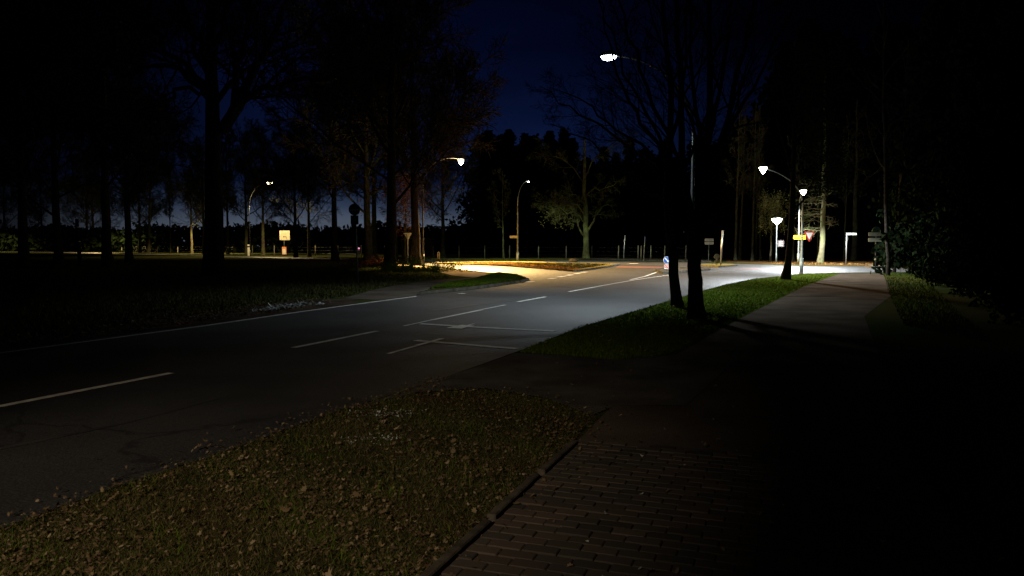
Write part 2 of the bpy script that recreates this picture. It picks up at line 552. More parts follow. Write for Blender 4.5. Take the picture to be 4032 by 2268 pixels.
for a, b in (((-260, 1655), (675, 1472)), ((1155, 1372), (1485, 1306)), ((1700, 1262), (1895, 1222)), ((2040, 1190), (2148, 1170))):
    strip(mk, [a, b], .12)
strip(mk, [(2240, 1150), (2420, 1117), (2500, 1103), (2640, 1083)], .13)
strip(mk, [(2480, 1103), (2540, 1089), (2590, 1071)], .13)
strip(mk, [(-200, 1418), (0, 1393), (800, 1286), (1200, 1227), (1640, 1168)], .11)
for a, b in (((2080, 1112), (2095, 1109)), ((2163, 1099), (2184, 1096)), ((2198, 1092), (2222, 1088)), ((2232, 1085.5), (2251, 1082)), ((2262, 1079), (2284, 1075.5)), ((2291, 1074), (2308, 1071.5))):
    strip(mk, [a, b], .34)
strip(mk, [(2475, 1039), (2512, 1037.5)], .4)
strip(mk, [(1805, 1158), (1832, 1156)], .1)
strip(mk, [(1788, 1296), (1812, 1289), (1845, 1284)], .34, .0185)
sm = MB()
strip(sm, [(-100, 1790), (0, 1772), (240, 1722), (450, 1678), (660, 1624), (850, 1572)], .07, .0105)
strip(sm, [(1700, 1225), (1880, 1200), (2050, 1180)], .3, .0105)
sm.build('tar_seam', noise_mat('tar', (.022, .022, .024), (.045, .045, .046), 3, .6))['kind'] = 'structure'
strip(mk, [(3420, 1053), (3480, 1052.5)], .3, .16)
strip(mk, [(1838, 1284), (1866, 1277)], .05)
strip(mw, [(1655, 1277), (1795, 1286), (2000, 1297), (2185, 1306)], .2)
strip(mw, [(1635, 1343), (1760, 1353), (1900, 1365), (2034, 1376)], .16)
strip(mw, [(1895, 1221), (1990, 1202)], .07)
strip(mw, [(1590, 1286), (1700, 1262)], .07)
strip(mw, [(1528, 1396), (1640, 1364)], .08)
strip(mk, [(1640, 1364), (1700, 1348), (1742, 1336)], .10, .0185)
for mb_, m_ in ((mk, M['paint']), (mw, M['paint_worn'])):
    mo = mb_.build('road_marking', m_)
    mo['kind'] = 'structure'

# brick paving near the camera, bricks laid across the path in running bond
rng = np.random.default_rng(5)
bv, bf = [], []
pmb = MB()
dirv = (pl[2] - pl[1]).normalized()
ux, uy = dirv.x, dirv.y                      # along the path
org = pl[1]
rows = 62
for i in range(-30, rows):
    for j in range(-1, 15):
        a = i * 0.1045 + rng.normal(0, .001)
        b = -(j * 0.2045 + (i % 2) * 0.102) - .13
        half = 0
        if i % 2 and j == -1: b, half = -.08, 1
        if (b > -.10 and not half) or b < -2.65: continue
        cx = org.x + ux * a + uy * (-b) * 1
        cy = org.y + uy * a - ux * (-b) * 1
        if a > 2.15: continue
        pmb.box((cx, cy, .004 + rng.normal(0, .0022)), (0.2 - .102 * half, 0.1, .05), rz=math.atan2(-ux, uy) + rng.normal(0, .012), bev=.006)
po = pmb.build('brick_paving', M['brick'])
po['kind'] = 'structure'
# edging stones between the verge and the path
emb = MB()
seg = (pl[2] - pl[1]).length
a = -5.0
while a < seg - .3:
    if not (0.75 < a < 1.0):
        ln = .95
        c = org + dirv * (a + ln / 2)
        emb.box((c.x + uy * .01 + rng.normal(0, .01), c.y, .012), (.06, ln - .03, .10), rz=math.atan2(dirv.y, dirv.x) - PI / 2 + rng.normal(0, .012), bev=.008)
    a += 1.0
eo = emb.build('path_edging', M['edging'])
eo['kind'] = 'structure'


# ------------------------------------------------------------------ grass, leaves, gravel (stuff)
def in_poly(X, Y, poly):
    inside = np.zeros(len(X), dtype=bool)
    n = len(poly)
    j = n - 1
    for i in range(n):
        xi, yi, xj, yj = poly[i][0], poly[i][1], poly[j][0], poly[j][1]
        c = ((yi > Y) != (yj > Y)) & (X < (xj - xi) * (Y - yi) / ((yj - yi) if yj != yi else 1e-9) + xi)
        inside ^= c
        j = i
    return inside


def scatter(poly, n, rg, nearbias=0.0):
    xs = [p[0] for p in poly]
    ys = [p[1] for p in poly]
    N = n * 5
    X = rg.uniform(min(xs), max(xs), N)
    u = rg.random(N)
    if nearbias:
        y0, y1 = max(min(ys), 2.6), max(ys)
        Y = 1 / (1 / y0 + u * (1 / y1 - 1 / y0))       # density ~ 1/Y^2
    else:
        Y = rg.uniform(min(ys), max(ys), N)
    k = in_poly(X, Y, poly)
    X, Y = X[k][:n], Y[k][:n]
    return X, Y


def patch(X, Y, s, seed=0):
    return .5 + .25 * (np.sin(X * s + seed) * np.cos(Y * s * 1.3 + seed * 2) + np.sin(X * s * 2.3 + Y * s * 1.7 + seed * 3))


def blades(name, X, Y, h, wd, mat, seed, z=0.0, lean=.5):
    rg = np.random.default_rng(seed)
    n = len(X)
    a = rg.uniform(0, 2 * PI, n)
    la = rg.uniform(0, 2 * PI, n)
    hh = h * rg.uniform(.4, 1.25, n)
    ll = hh * lean * rg.uniform(.2, 1.4, n)
    w_ = wd * rg.uniform(.6, 1.3, n)
    dx, dy = np.cos(a) * w_ / 2, np.sin(a) * w_ / 2
    lx, ly = np.cos(la) * ll, np.sin(la) * ll
    zz = np.full(n, z - .01)
    v = np.stack([np.stack([X - dx, Y - dy, zz], 1), np.stack([X + dx, Y + dy, zz], 1),
                  np.stack([X + dx * .7 + lx * .35, Y + dy * .7 + ly * .35, zz + hh * .6], 1), np.stack([X - dx * .7 + lx * .35, Y - dy * .7 + ly * .35, zz + hh * .6], 1),
                  np.stack([X + lx, Y + ly, zz + hh], 1)], 1)
    base = np.arange(n)[:, None] * 5
    q = base + np.array([[0, 1, 2, 3]])
    t = base + np.array([[3, 2, 4]])
    o = link(name, mesh_np(name, v.reshape(-1, 3), [q, t], mat))
    o['kind'] = 'stuff'
    return o


LOBE = []
for k in range(14):
    ang = 2 * PI * k / 14
    LOBE.append((math.cos(ang) * (1.0 if k % 2 == 0 else .62), math.sin(ang) * (.55 if k % 2 == 0 else .33)))
LOBE = np.array(LOBE)


def leaves(name, X, Y, size, mat, seed, z=0.01, zs=.02):
    rg = np.random.default_rng(seed)
    n = len(X)
    m = len(LOBE)
    s = size * rg.uniform(.5, 1.3, n)
    a = rg.uniform(0, 2 * PI, n)
    x = LOBE[None, :, 0] * s[:, None] * .5
    y = LOBE[None, :, 1] * s[:, None] * .5 * rg.uniform(.8, 1.4, n)[:, None]
    curl = rg.uniform(-.6, 1.3, n)[:, None] / np.maximum(s[:, None], 1e-3)
    zc = curl * (x ** 2) * 1.2 + rg.uniform(-.5, 1.4, n)[:, None] * (y ** 2) / s[:, None] * 2
    tx, ty = rg.normal(0, .35, n)[:, None], rg.normal(0, .35, n)[:, None]
    zc = zc + x * tx + y * ty
    zc = zc - zc.min(axis=1, keepdims=True)
    ca, sa = np.cos(a)[:, None], np.sin(a)[:, None]
    vx = X[:, None] + x * ca - y * sa
    vy = Y[:, None] + x * sa + y * ca
    vz = zc + z + rg.uniform(0, zs, n)[:, None]
    v = np.stack([vx, vy, vz], 2)
    c = v.mean(axis=1, keepdims=True)
    v = np.concatenate([v, c], 1)
    base = np.arange(n)[:, None] * (m + 1)
    fs = []
    for k in range(m):
        fs.append(base + np.array([[k, (k + 1) % m, m]]))
    o = link(name, mesh_np(name, v.reshape(-1, 3), fs, mat))
    o['kind'] = 'stuff'
    return o


rg = np.random.default_rng(11)
vergeA = [p for p in road_right[0:6]] + [drive[11] if False else G(1640, 1552), G(1900, 1534), G(2150, 1574), G(2330, 1642)] + [pl[2], pl[1], pl[0]]
vergeA = [Vector((p.x, max(p.y, -2), 0)) for p in vergeA]
vergeB = [G(*p) for p in ((2040, 1388), (2287, 1290), (2644, 1184), (2765, 1147), (2857, 1122), (2973, 1099), (3089, 1087), (3170, 1079), (3305, 1075.5), (3166, 1127), (2925, 1246), (2700, 1372), (2600, 1400), (2430, 1418), (2230, 1400))]
sheet('verge', vergeA, 0.0, M['soil'])
sheet('verge', vergeB, 0.002, noise_mat('verge_turf', (.035, .07, .006), (.075, .10, .014), 3, .95, .5, 30))
X, Y = scatter(vergeA, 170000, rg, 1)
k = rg.random(len(X)) < .25 + .8 * patch(X, Y, 2.1, 1)
blades('verge_grass', X[k], Y[k], .045, .0045, M['drygrass'], 1, lean=1.2)
X, Y = scatter(vergeA, 30000, rg, 1)
k = rg.random(len(X)) < .14 + 2.0 * patch(X, Y, 1.6, 4) ** 2 * patch(X, Y, 7.0, 9) + .25 * patch(X, Y, 13.0, 2) ** 3
leaves('fallen_leaves', X[k], Y[k], .029, M['leaf'], 2, .006, .026)
X, Y = scatter(vergeA, 700, rg, 1)
k = rg.random(len(X)) < patch(X, Y, 1.6, 4)
leaves('fallen_leaves', X[k], Y[k], .062, M['leaf'], 22, .012, .03)
X, Y = scatter(vergeA, 11000, rg, 1)
k = patch(X, Y, 3.1, 6) > .66
blades('verge_grass', X[k], Y[k], .075, .005, M['grass'], 31, lean=.9)
EX, EY = [], []                     # litter blown over the verge's edges onto road, crossing and paving
for i_ in range(len(vergeA)):
    A_, B_ = vergeA[i_], vergeA[(i_ + 1) % len(vergeA)]
    n_ = int(min((B_ - A_).length, 9) * 90)
    t_ = rg.random(n_)
    EX.append(A_.x + (B_.x - A_.x) * t_ + rg.normal(0, .13, n_))
    EY.append(A_.y + (B_.y - A_.y) * t_ + rg.normal(0, .13, n_))
leaves('edge_litter', np.concatenate(EX), np.concatenate(EY), .034, M['leaf'], 24, .016, .01)
X, Y = scatter([(-5, 4.5), (-1.5, 8), (.5, 12), (3.2, 12), (3.4, 6), (2.6, 3.4), (-2.5, 3.4)], 260, rg)
leaves('scattered_leaves', X, Y, .045, M['leaf'], 25, .034, 0)
cx_, cy_ = G(1530, 1640), G(1480, 1740)
for c_, n_, sd_ in ((cx_, 130, 41), (cy_, 90, 42)):
    leaves('pale_flecks', c_.x + rg.normal(0, .16, n_), c_.y + rg.normal(0, .09, n_), .022, M['stone'], sd_, .02, .02)
X, Y = scatter(vergeB, 70000, rg, 1)
blades('verge_grass', X, Y, .07, .012, M['grass'], 3, lean=.9)
X, Y = scatter(vergeB, 900, rg, 1)
leaves('fallen_leaves', X, Y, .06, M['leaf'], 4, .03, .03)
# a few pale pebbles and leaves on the paving and beside the path
X, Y = scatter([(.1, 3.6), (2.6, 3.6), (2.9, 6.5), (.6, 6.4)], 26, rg)
leaves('scattered_leaves', X, Y, .03, M['stone'], 6, .035, .0)
# left: rough field
field = [G(*p) for p in ((0, 1335), (400, 1292), (800, 1234), (1150, 1188), (1350, 1172), (1400, 1160), (1470, 1140), (1560, 1122), (1650, 1108), (1780, 1096), (1725, 1071), (1680, 1058), (1500, 1036), (1200, 1022), (900, 1016), (600, 1008), (0, 997))]
field = [Vector((max(p.x, -70), min(p.y, 120), 0)) for p in field]
X, Y = scatter(field, 110000, rg, 1)
k = rg.random(len(X)) < .25 + .75 * patch(X, Y, .45, 2)
hfac = .35
blades('field_grass', X[k], Y[k], .11, .024, M['drygrass'], 7, lean=.8)
X, Y = scatter([G(*p) for p in ((0, 1375), (800, 1272), (1300, 1200), (1300, 1170), (800, 1215), (0, 1310))], 2600, rg, 1)
leaves('fallen_leaves', X, Y, .08, M['leaf'], 8, .005, .03)
X, Y = scatter([G(*p) for p in ((985, 1232), (1150, 1215), (1215, 1203), (1290, 1201), (1200, 1198), (1080, 1208))], 900, rg)
leaves('pale_gravel', X, Y, .10, M['stone'], 9, .004, .012)
X, Y = scatter([G(*p) for p in ((1690, 1148), (1850, 1136), (2055, 1108), (2070, 1103), (2030, 1089), (1962, 1081), (1850, 1110), (1760, 1124))], 26000, rg)
blades('verge_grass', X, Y, .09, .03, M['grass'], 10, z=.09, lean=.9)
# orange leaves heaped along the island kerb, and at the wood's edge
pts = [(2255, 1069.5), (2175, 1062), (2095, 1055.5), (1985, 1047.5), (1880, 1043)]
PX, PY = [], []
for (a_, b_) in zip(pts[:-1], pts[1:]):
    A, B = G(*a_), G(*b_)
    t_ = rg.random(900)
    cl = np.sin(t_ * 9 + A.x) * .5 + .5
    PX.append(A.x + (B.x - A.x) * t_ + rg.normal(0, .3, 900) * (1 + cl))
    PY.append(A.y + (B.y - A.y) * t_ + np.abs(rg.normal(0, .7, 900)) + .3)
leaves('orange_leaves', np.concatenate(PX), np.concatenate(PY), .13, M['orangeleaf'], 12, .10, .08)
X, Y = scatter([G(*p) for p in ((1740, 1036), (2250, 1041), (2400, 1045), (2330, 1058), (2260, 1067), (2100, 1056), (1900, 1044))], 9000, rg)
blades('verge_grass', X, Y, .10, .05, M['drygrass'], 13, z=.10)
X, Y = scatter([G(*p) for p in ((1700, 1020), (2290, 1019), (2280, 1026), (2100, 1028), (1700, 1024))], 14000, rg)
blades('verge_grass', X, Y, .14, .08, M['drygrass'], 14)
X, Y = scatter([G(*p) for p in ((3040, 1042), (3700, 1048), (3700, 1040), (3040, 1035))], 1500, rg)
leaves('orange_leaves', X, Y, .14, M['orangeleaf'], 15, .0, .05)
X, Y = scatter([G(*p) for p in ((3480, 1080), (3620, 1080), (3900, 1350), (3560, 1280), (3500, 1160))], 14000, rg, 1)
blades('verge_grass', X, Y, .09, .02, M['grass'], 16)


# ------------------------------------------------------------------ trees
def norm(a):
    return a / np.maximum(np.linalg.norm(a, axis=-1, keepdims=True), 1e-9)


def spawn(P, R, n, t0, t1, ang, lenf, radf, K, trop, wig, rg, taper=.25, lenfall=.55, rmin=0.0, droop=0.0):
    N, K0 = P.shape[0], P.shape[1]
    L = np.linalg.norm(np.diff(P, axis=1), axis=2).sum(1)
    t = t0 + (t1 - t0) * ((np.arange(n)[None, :] + rg.random((N, n))) / n)
    f = t * (K0 - 1)
    i0 = np.clip(f.astype(int), 0, K0 - 2)
    fr = (f - i0)[..., None]
    ii = np.arange(N)[:, None]
    A, B = P[ii, i0], P[ii, i0 + 1]
    pos = A + (B - A) * fr
    T = norm(B - A)
    rr = R[ii, i0] * (1 - fr[..., 0]) + R[ii, i0 + 1] * fr[..., 0]
    ref = np.where(np.abs(T[..., 2:3]) < .9, np.array([0, 0, 1.0]), np.array([1.0, 0, 0]))
    U = norm(np.cross(T, ref))
    V = np.cross(T, U)
    ph = (np.arange(n)[None, :] * 2.399 + rg.uniform(0, 2 * PI, (N, 1)) + rg.normal(0, .5, (N, n)))[..., None]
    an = np.radians(ang + rg.normal(0, ang * .18, (N, n)))[..., None]
    D = norm(np.cos(an) * T + np.sin(an) * (np.cos(ph) * U + np.sin(ph) * V))
    ln = (L[:, None] * lenf * (1 - lenfall * t) * rg.uniform(.6, 1.25, (N, n)))
    r0 = np.minimum(rr * .85, rr * radf * rg.uniform(.7, 1.15, (N, n)))
    pos = pos.reshape(-1, 3)
    D = D.reshape(-1, 3)
    ln = ln.ravel()
    r0 = r0.ravel()
    Q = np.zeros((len(ln), K, 3))
    Q[:, 0] = pos
    for k in range(1, K):
        D = norm(D + np.array([0, 0, trop - droop * k]) + rg.normal(0, wig, D.shape))
        Q[:, k] = Q[:, k - 1] + D * (ln / (K - 1))[:, None]
    RR = np.maximum(r0[:, None] * np.linspace(1, taper, K)[None, :], rmin)
    return Q, RR


def tubes(P, R, S):
    N, K = P.shape[:2]
    T = np.gradient(P, axis=1)
    T = norm(T)
    Tm = norm(P[:, -1:] - P[:, :1])
    ref = np.where(np.abs(Tm[..., 2:3]) < .8, np.array([0, 0, 1.0]), np.array([1.0, 0, 0]))
    U = norm(np.cross(T, np.broadcast_to(ref, T.shape)))
    W = np.cross(T, U)
    a = np.arange(S) * 2 * PI / S
    V = P[:, :, None, :] + R[:, :, None, None] * (np.cos(a)[None, None, :, None] * U[:, :, None, :] + np.sin(a)[None, None, :, None] * W[:, :, None, :])
    V = V.reshape(-1, 3)
    n_, k_, s_ = np.meshgrid(np.arange(N), np.arange(K - 1), np.arange(S), indexing='ij')
    b = n_ * K * S + k_ * S
    s2 = (s_ + 1) % S
    q = np.stack([b + s_, b + s2, b + S + s2, b + S + s_], -1).reshape(-1, 4)
    return V, q


def join(parts):
    Vs, Fs, o = [], [], 0
    for V, q in parts:
        Vs.append(V)
        Fs.append(q + o)
        o += len(V)
    return np.concatenate(Vs), np.concatenate(Fs)


def limb(pts, r0, r1, K=10, rg=None, wob=0.02):
    pts = np.array(pts, float)
    s = np.concatenate([[0], np.cumsum(np.linalg.norm(np.diff(pts, axis=0), axis=1))])
    u = np.linspace(0, s[-1], K)
    P = np.stack([np.interp(u, s, pts[:, i]) for i in range(3)], 1)
    if rg is not None:
        w_ = rg.normal(0, wob, P.shape)
        w_[0] = 0
        P = P + w_
    R = np.interp(u / s[-1], [0, 1], [r0, r1])
    return P, R


def flare(P, R, amt=.5, hgt=.5):
    z = P[:, 2] - P[0, 2]
    return R * (1 + amt * np.exp(-z / hgt))


def tree_meshes(name, seed, trunk, limbs=None, spec=None, bark='bark', lv=None, S=(10, 6, 4, 3)):
    """trunk: (P,R). limbs: list of (P,R) of equal K, or None to spawn them"""
    rg = np.random.default_rng(seed)
    P0, R0 = trunk[0][None], trunk[1][None]
    tp = [tubes(P0, R0, S[0])]
    if limbs:
        P1 = np.stack([l[0] for l in limbs])
        R1 = np.stack([l[1] for l in limbs])
    else:
        P1, R1 = spawn(P0, R0, rg=rg, **spec)
    tp.append(tubes(P1, R1, S[1] + 1))
    cp = []
    cur = (P1, R1)
    for i, l in enumerate(lv):
        P_, R_ = spawn(cur[0], cur[1], rg=rg, **l)
        cp.append(tubes(P_, R_, S[min(i + 1, 3)] if i + 1 < len(lv) else 3))
        cur = (P_, R_)
    a = mesh_np(name + '_trunk', *join(tp), M[bark], True)
    b = mesh_np(name + '_crown', *join(cp), M[bark], True)
    return a, b


def place_tree(meshes, label, base, scale, rz=0.0, group=None, name='bare_tree', lean=(0, 0)):
    o = thing(name, label, 'tree', base, rz, group)
    o.rotation_euler = (lean[0], lean[1], rz)
    o.scale = scale if hasattr(scale, '__len__') else (scale,) * 3
    link('trunk', meshes[0], o)
    for m_ in meshes[1:]:
        link('crown', m_, o)
    return o


def std_trunk(H, r0, seed, frac=1.0, lean=(0, 0), bend=.25, fl=.45):
    rg = np.random.default_rng(seed)
    K = 16
    z = np.linspace(0, 1, K) ** 1.15 * H * frac
    P = np.stack([np.cumsum(rg.normal(0, bend * .12, K)) + lean[0] * z, np.cumsum(rg.normal(0, bend * .12, K)) + lean[1] * z, z], 1)
    P[:, :2] -= P[0, :2]
    R = r0 * (1 - .85 * (z / (H * frac))) + .01
    return P, flare(P, R, fl, .5)


def variant(name, seed, H=20, r0=.34, t0=.28, ang=52, n1=16, lenf=.54, dens=(11, 9, 8), bark='bark', trop=.10, rm=(.03, .024, .018)):
    tr = std_trunk(H, r0, seed)
    return tree_meshes(name, seed, tr,
                       spec=dict(n=n1, t0=t0, t1=.93, ang=ang, lenf=lenf, radf=.42, K=9, trop=trop, wig=.10),
                       lv=[dict(n=dens[0], t0=.18, t1=1, ang=48, lenf=.55, radf=.5, K=6, trop=.08, wig=.14, rmin=rm[0]),
                           dict(n=dens[1], t0=.15, t1=1, ang=45, lenf=.6, radf=.55, K=4, trop=.04, wig=.16, rmin=rm[1]),
                           dict(n=dens[2], t0=.1, t1=1, ang=42, lenf=.75, radf=.6, K=3, trop=.0, wig=.2, rmin=rm[2])],
                       bark=bark)


V_A = variant('oak_a', 21)
V_B = variant('oak_b', 34, ang=58, t0=.24, n1=16, lenf=.56)
V_C = variant('oak_c', 55, ang=48, t0=.30, n1=16, lenf=.48)
def dark(v):  # copies with shade put into a near-black bark colour
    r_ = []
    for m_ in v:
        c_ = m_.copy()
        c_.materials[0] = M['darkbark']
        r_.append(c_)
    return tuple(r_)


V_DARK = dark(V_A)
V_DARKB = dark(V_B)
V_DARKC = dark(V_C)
V_TALL = variant('tall_tree', 77, H=24, r0=.30, ang=38, t0=.35, n1=18, lenf=.30, trop=.14)
V_THIN = variant('thin_tree', 91, H=12, r0=.13, ang=60, t0=.38, n1=12, lenf=.30, dens=(6, 5, 4), bark='greenbark')
V_WOOD = variant('wood_tree', 65, H=18, r0=.20, ang=45, t0=.40, n1=12, lenf=.24, dens=(6, 5, 4), bark='bark')


def leafcards(centres, n_per, spread, size, mat, seed, name, flat=.6):
    rg = np.random.default_rng(seed)
    Cn = np.repeat(np.asarray(centres), n_per, axis=0)
    n = len(Cn)
    P = Cn + rg.normal(0, 1, (n, 3)) * np.asarray(spread)
    a = norm(rg.normal(0, 1, (n, 3))) * size * rg.uniform(.5, 1.3, (n, 1))
    b = norm(np.cross(a, rg.normal(0, 1, (n, 3)))) * size * flat * rg.uniform(.5, 1.3, (n, 1))
    V = np.stack([P - a, P + b, P + a, P - b], 1).reshape(-1, 3)
    q = np.arange(n * 4).reshape(n, 4)
    return mesh_np(name, V, q, mat)


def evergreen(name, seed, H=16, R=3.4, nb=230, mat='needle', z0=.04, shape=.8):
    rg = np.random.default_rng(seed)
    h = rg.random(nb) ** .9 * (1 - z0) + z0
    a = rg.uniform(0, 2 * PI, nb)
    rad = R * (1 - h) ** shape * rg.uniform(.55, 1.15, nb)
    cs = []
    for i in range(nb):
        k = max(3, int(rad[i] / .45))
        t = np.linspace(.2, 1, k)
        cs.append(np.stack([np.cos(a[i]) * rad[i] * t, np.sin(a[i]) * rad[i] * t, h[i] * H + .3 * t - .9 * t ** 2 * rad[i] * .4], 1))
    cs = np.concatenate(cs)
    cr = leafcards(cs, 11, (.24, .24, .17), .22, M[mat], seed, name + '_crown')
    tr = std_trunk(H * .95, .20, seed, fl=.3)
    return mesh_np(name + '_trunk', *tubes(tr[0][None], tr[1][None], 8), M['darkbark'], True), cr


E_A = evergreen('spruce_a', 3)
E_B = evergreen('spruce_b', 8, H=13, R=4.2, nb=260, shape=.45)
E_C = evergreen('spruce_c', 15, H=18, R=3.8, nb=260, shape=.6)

DIR = {}
# --- the pair of trees on the right verge, close to the camera
rgh = np.random.default_rng(4)
b1 = G(2742, 1252)


def hp(px, py, dy=0.0, base=b1):
    q = HT(px, py, base.y + dy)
    return (q.x - base.x, q.y - base.y, q.z)


tr1 = limb([(0, 0, -.05), hp(2738, 1150), hp(2732, 1000), hp(2731, 905), hp(2742, 860)], .178, .135, 14, rgh, .008)
tr1 = (tr1[0], flare(tr1[0], tr1[1], .45, .25))
limbs1 = [
    limb([hp(2738, 905), hp(2770, 800, .1), hp(2785, 620, .3), hp(2790, 380, .5), hp(2800, 100, .8), hp(2810, -350, 1)], .105, .035, 14, rgh, .03),
    limb([hp(2732, 890), hp(2712, 800, -.1), hp(2690, 640, -.3), hp(2680, 400, -.5), hp(2670, 80, -.8), hp(2640, -350, -1)], .095, .03, 14, rgh, .03),
    limb([hp(2765, 830), hp(2800, 700, -.3), hp(2850, 520, -.8), hp(2900, 300, -1.2), hp(2960, 60, -1.6), hp(3020, -250, -2)], .085, .02, 14, rgh, .04),
    limb([hp(2780, 700), hp(2840, 560, .6), hp(2920, 420, 1.0), hp(3010, 260, 1.6), hp(3090, 90, 2.0), hp(3150, -60, 2.4)], .06, .012, 14, rgh, .04),
    limb([hp(2700, 720), hp(2640, 560, -.5), hp(2560, 380, -.9), hp(2500, 200, -1.2), hp(2440, 40, -1.5), hp(2380, -160, -1.8)], .06, .012, 14, rgh, .05),
    limb([hp(2782, 640), hp(2740, 480, .4), hp(2725, 300, .7), hp(2715, 80, .8), hp(2700, -150, .9), hp(2690, -350, 1)], .06, .015, 14, rgh, .03),
    limb([hp(2790, 560), hp(2820, 420, .2), hp(2850, 250, .4), hp(2870, 80, .5), hp(2885, -120, .5), hp(2900, -320, .6)], .055, .014, 14, rgh, .03),
    limb([hp(2705, 760), hp(2620, 660, .5), hp(2500, 560, .9), hp(2390, 470, 1.2), hp(2290, 400, 1.5), hp(2180, 350, 1.8)], .05, .010, 14, rgh, .05),
]
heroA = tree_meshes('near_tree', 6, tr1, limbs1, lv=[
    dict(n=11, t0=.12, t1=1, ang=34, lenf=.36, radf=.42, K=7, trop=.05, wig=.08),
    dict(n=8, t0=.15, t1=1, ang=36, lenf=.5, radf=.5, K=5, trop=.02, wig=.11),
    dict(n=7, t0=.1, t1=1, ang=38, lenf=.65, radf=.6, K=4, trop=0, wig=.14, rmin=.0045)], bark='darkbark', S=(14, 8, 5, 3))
heroA = heroA + (leafcards([hp(x_, y_, .2) for x_, y_ in ((2520, 640), (2500, 655), (2497, 672), (2470, 678), (2436, 425), (2449, 400), (2575, 385), (2765, 430), (2710, 480), (2580, 470), (2550, 450), (2560, 500), (2440, 425))], 1, (.02, .02, .02), .028, M['stone'], 3, 'glint_leaves'),)  # glints of leaves catching light, put in as pale cards
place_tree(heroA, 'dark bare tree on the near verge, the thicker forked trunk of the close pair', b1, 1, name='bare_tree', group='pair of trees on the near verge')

b2 = G(2668, 1207)


def hq(px, py, dy=0.0):
    return hp(px, py, dy, b2)


tr2 = limb([(0, 0, -.05), hq(2656, 1120), hq(2649, 1000), hq(2637, 900), hq(2628, 780), hq(2632, 650), hq(2640, 500)], .145, .10, 16, rgh, .01)
tr2 = (tr2[0], flare(tr2[0], tr2[1], .4, .25))
limbs2 = [
    limb([hq(2640, 520), hq(2640, 380), hq(2630, 200, .2), hq(2610, 0, .3), hq(2600, -200, .4), hq(2590, -400, .4)], .09, .03, 14, rgh, .03),
    limb([hq(2630, 660), hq(2580, 560, -.4), hq(2500, 430, -.8), hq(2440, 330, -1.1), hq(2400, 180, -1.3), hq(2350, 0, -1.6)], .065, .012, 14, rgh, .05),
    limb([hq(2628, 740), hq(2550, 640, .3), hq(2440, 540, .8), hq(2330, 470, 1.1), hq(2220, 400, 1.3), hq(2120, 340, 1.6)], .06, .010, 14, rgh, .05),
    limb([hq(2632, 600), hq(2560, 470, .8), hq(2460, 300, 1.3), hq(2420, 150, 1.8), hq(2380, 60, 2.2), hq(2320, -80, 2.6)], .055, .011, 14, rgh, .05),
    limb([hq(2638, 560), hq(2680, 450, .4), hq(2700, 280, .9), hq(2700, 100, 1.2), hq(2720, -100, 1.4), hq(2740, -300, 1.6)], .06, .015, 14, rgh, .03),
    limb([hq(2628, 800), hq(2540, 740, -.3), hq(2440, 640, -.6), hq(2330, 560, -.9), hq(2250, 520, -1.1), hq(2170, 490, -1.3)], .045, .009, 14, rgh, .05),
]
heroB = tree_meshes('near_tree_b', 9, tr2, limbs2, lv=[
    dict(n=11, t0=.12, t1=1, ang=36, lenf=.36, radf=.42, K=7, trop=.05, wig=.08),
    dict(n=8, t0=.15, t1=1, ang=38, lenf=.5, radf=.5, K=5, trop=.02, wig=.11),
    dict(n=7, t0=.1, t1=1, ang=40, lenf=.65, radf=.6, K=4, trop=0, wig=.14, rmin=.0045)], bark='darkbark', S=(14, 8, 5, 3))
place_tree(heroB, 'dark slender tree leaning left just behind the thicker forked trunk', b2, 1, name='bare_tree', group='pair of trees on the near verge')

# --- third verge tree by the yellow sign
b3 = G(3093, 1100)
tr3 = limb([(0, 0, -.05), hp(3100, 1050, 0, b3), hp(3110, 950, 0, b3), hp(3122, 800, 0, b3), hp(3125, 600, 0, b3), hp(3130, 350, 0, b3), hp(3140, 100, 0, b3)], .165, .05, 16, rgh, .012)
tr3 = (tr3[0], flare(tr3[0], tr3[1], .7, .35))
limbs3 = [limb([hp(3123, 825, 0, b3), hp(3145, 805, .1, b3), hp(3175, 780, .2, b3), hp(3230, 640, .4, b3), hp(3260, 400, .6, b3)], .055, .012, 10, rgh, .03),
          limb([hp(3124, 700, 0, b3), hp(3090, 600, .1, b3), hp(3060, 400, .8, b3), hp(3040, 200, 1.4, b3)], .05, .012, 10, rgh, .04),
          limb([hp(3126, 560, 0, b3), hp(3170, 420, .1, b3), hp(3230, 300, -.8, b3), hp(3290, 100, -1.4, b3)], .05, .012, 10, rgh, .04),
          limb([hp(3128, 480, 0, b3), hp(3080, 360, .1, b3), hp(3050, 200, -.8, b3), hp(3010, 0, -1.4, b3)], .045, .012, 10, rgh, .04),
          limb([hp(3130, 400, 0, b3), hp(3160, 260, .1, b3), hp(3190, 100, .8, b3), hp(3210, -100, 1.4, b3)], .045, .012, 10, rgh, .04)]
t3 = tree_meshes('verge_tree', 16, tr3, limbs3, lv=[
    dict(n=9, t0=.3, t1=1, ang=40, lenf=.45, radf=.5, K=6, trop=.05, wig=.1),
    dict(n=7, t0=.15, t1=1, ang=40, lenf=.55, radf=.5, K=4, trop=.02, wig=.12),
    dict(n=5, t0=.1, t1=1, ang=40, lenf=.6, radf=.6, K=3, trop=0, wig=.14)], bark='darkbark')
place_tree(t3, 'dark leaning tree at the verge tip, left of the give way sign', b3, 1)

